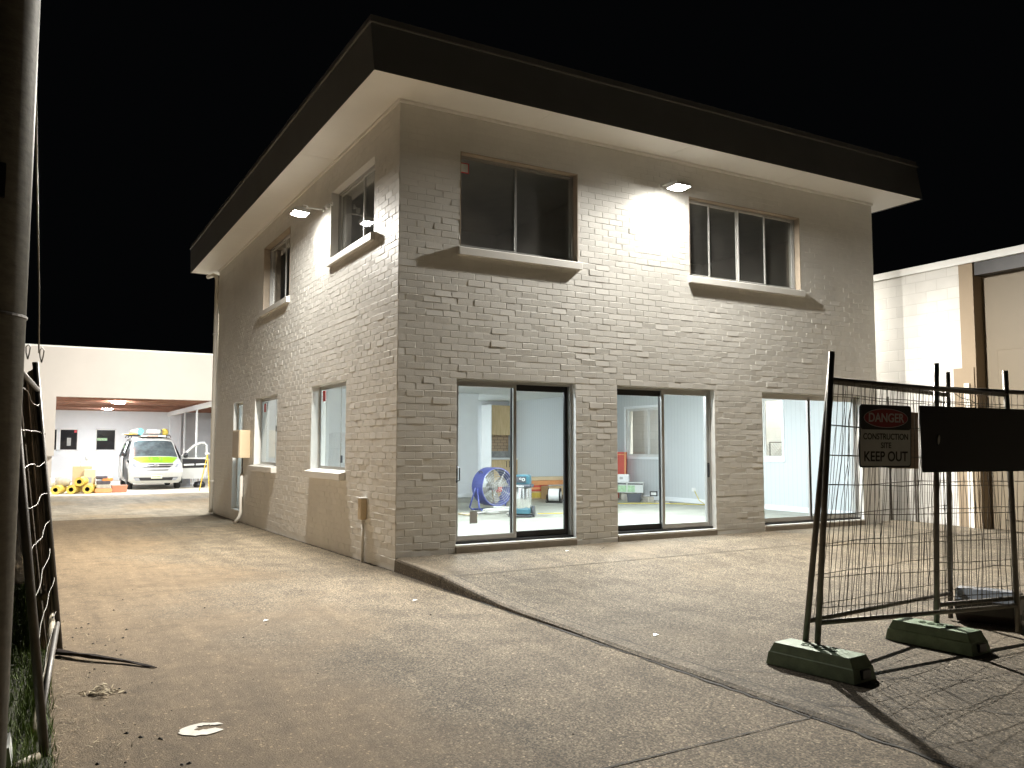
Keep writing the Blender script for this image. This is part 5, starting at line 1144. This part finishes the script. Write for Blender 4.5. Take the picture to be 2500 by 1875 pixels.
bt = MB(); bt.tube([(-3.69, -2.42, .02), (-3.70, -2.9, -.10), (-3.74, -3.6, -.19), (-3.78, -4.2, -.215), (-3.8, -4.5, -.22)], .022, 8)
tag(bt.build('bent_batten', 'batten', smooth=True), 'pale bent strip leaning along the left fence panel', 'batten')
bt = MB(); bt.tube([(-3.78, -4.88, -.225), (-3.88, -4.97, -.23), (-3.98, -5.03, -.235)], .02, 8, r1=.012)
tag(bt.build('pale_stick', 'batten', smooth=True), 'short pale stick on ground at the fence foot', 'stick')
# dark dry frond lying on the driveway
fd = MB()
for k in range(14):
    a = rnd(-.02, .02); b = rnd(-.03, .03); e_ = rnd(.6, 1)
    fd.tube([(-3.68+rnd(0, .05), -2.62+a, -.236+rnd(0, .025)), (-3.45+rnd(-.02, .02), -2.88+a+b*.4, -.232+rnd(0, .02)), (-3.25, -3.10+b*.5, -.238+rnd(0, .012)), (-3.25+.18*e_, -3.10-.24*e_+b, -.243)], .009, 5, r1=.003)
tag(fd.build('dry_frond', 'bark', smooth=True), 'dark dry frond lying across the driveway by fence', 'frond')
lp = MB()
for k in range(70):
    x, y = -3.44+random.gauss(0, .045), -3.80+random.gauss(0, .045); a = rnd(0, 6.28); l = rnd(.03, .07); z = -.247+max(0, .035-abs(x+3.44)*.5)*rnd(.2, 1); wv = rnd(.004, .012)
    dx, dy = math.cos(a)*l, math.sin(a)*l
    lp.add([(x-dx/2, y-dy/2, z), (x-dy*wv/l, y+dx*wv/l, z+.006), (x+dx/2, y+dy/2, z+rnd(0, .02)), (x+dy*wv/l, y-dx*wv/l, z+.003)], [(0, 1, 2, 3)])
tag(lp.build('leaf_pile', 'straw'), 'small heap of dry pale leaves on the driveway', 'leaf pile')
# worn white paint mark
sp = MB(); ctr = (-3.01, -4.80); outp = []; inp = []
rg = random.Random(3)
for k in range(25):
    a = R(20+k*12.5); ro = .115*(1+rg.uniform(-.08, .08)); ri = .05*(1+rg.uniform(-.3, .3))
    outp.append((ctr[0]+ro*math.cos(a)*1.05, ctr[1]+ro*math.sin(a)*.85, -.2455)); inp.append((ctr[0]+.012+ri*math.cos(a), ctr[1]+.02+ri*math.sin(a)*.8, -.2455))
sp.add(outp+inp, [(i, i+1, 25+i+1, 25+i) for i in range(24)])
tag(sp.build('paint_mark', 'splat'), 'worn white ring shaped paint mark on the driveway', 'paint mark')
for k, (x, y, lb) in enumerate(((-2.05, -2.15, 'small white scrap on the driveway left of kerb'), (-.55, -1.9, 'white paper scrap on driveway before the kerb corner'), (.45, -4.35, 'white scrap lying on the kerb edge'), (2.2, -.45, 'crumpled white scrap below the left glass door'))):
    z = drivez(y) if x < 0 else padz(x, y); s = MB(); 
    s.add([(x-.03, y-.01, z+.003), (x+.02, y-.018, z+.012), (x+.035, y+.012, z+.004), (x-.01, y+.02, z+.016)], [(0, 1, 3), (1, 2, 3)])
    tag(s.build('paper_scrap', 'signw'), lb, 'scrap')
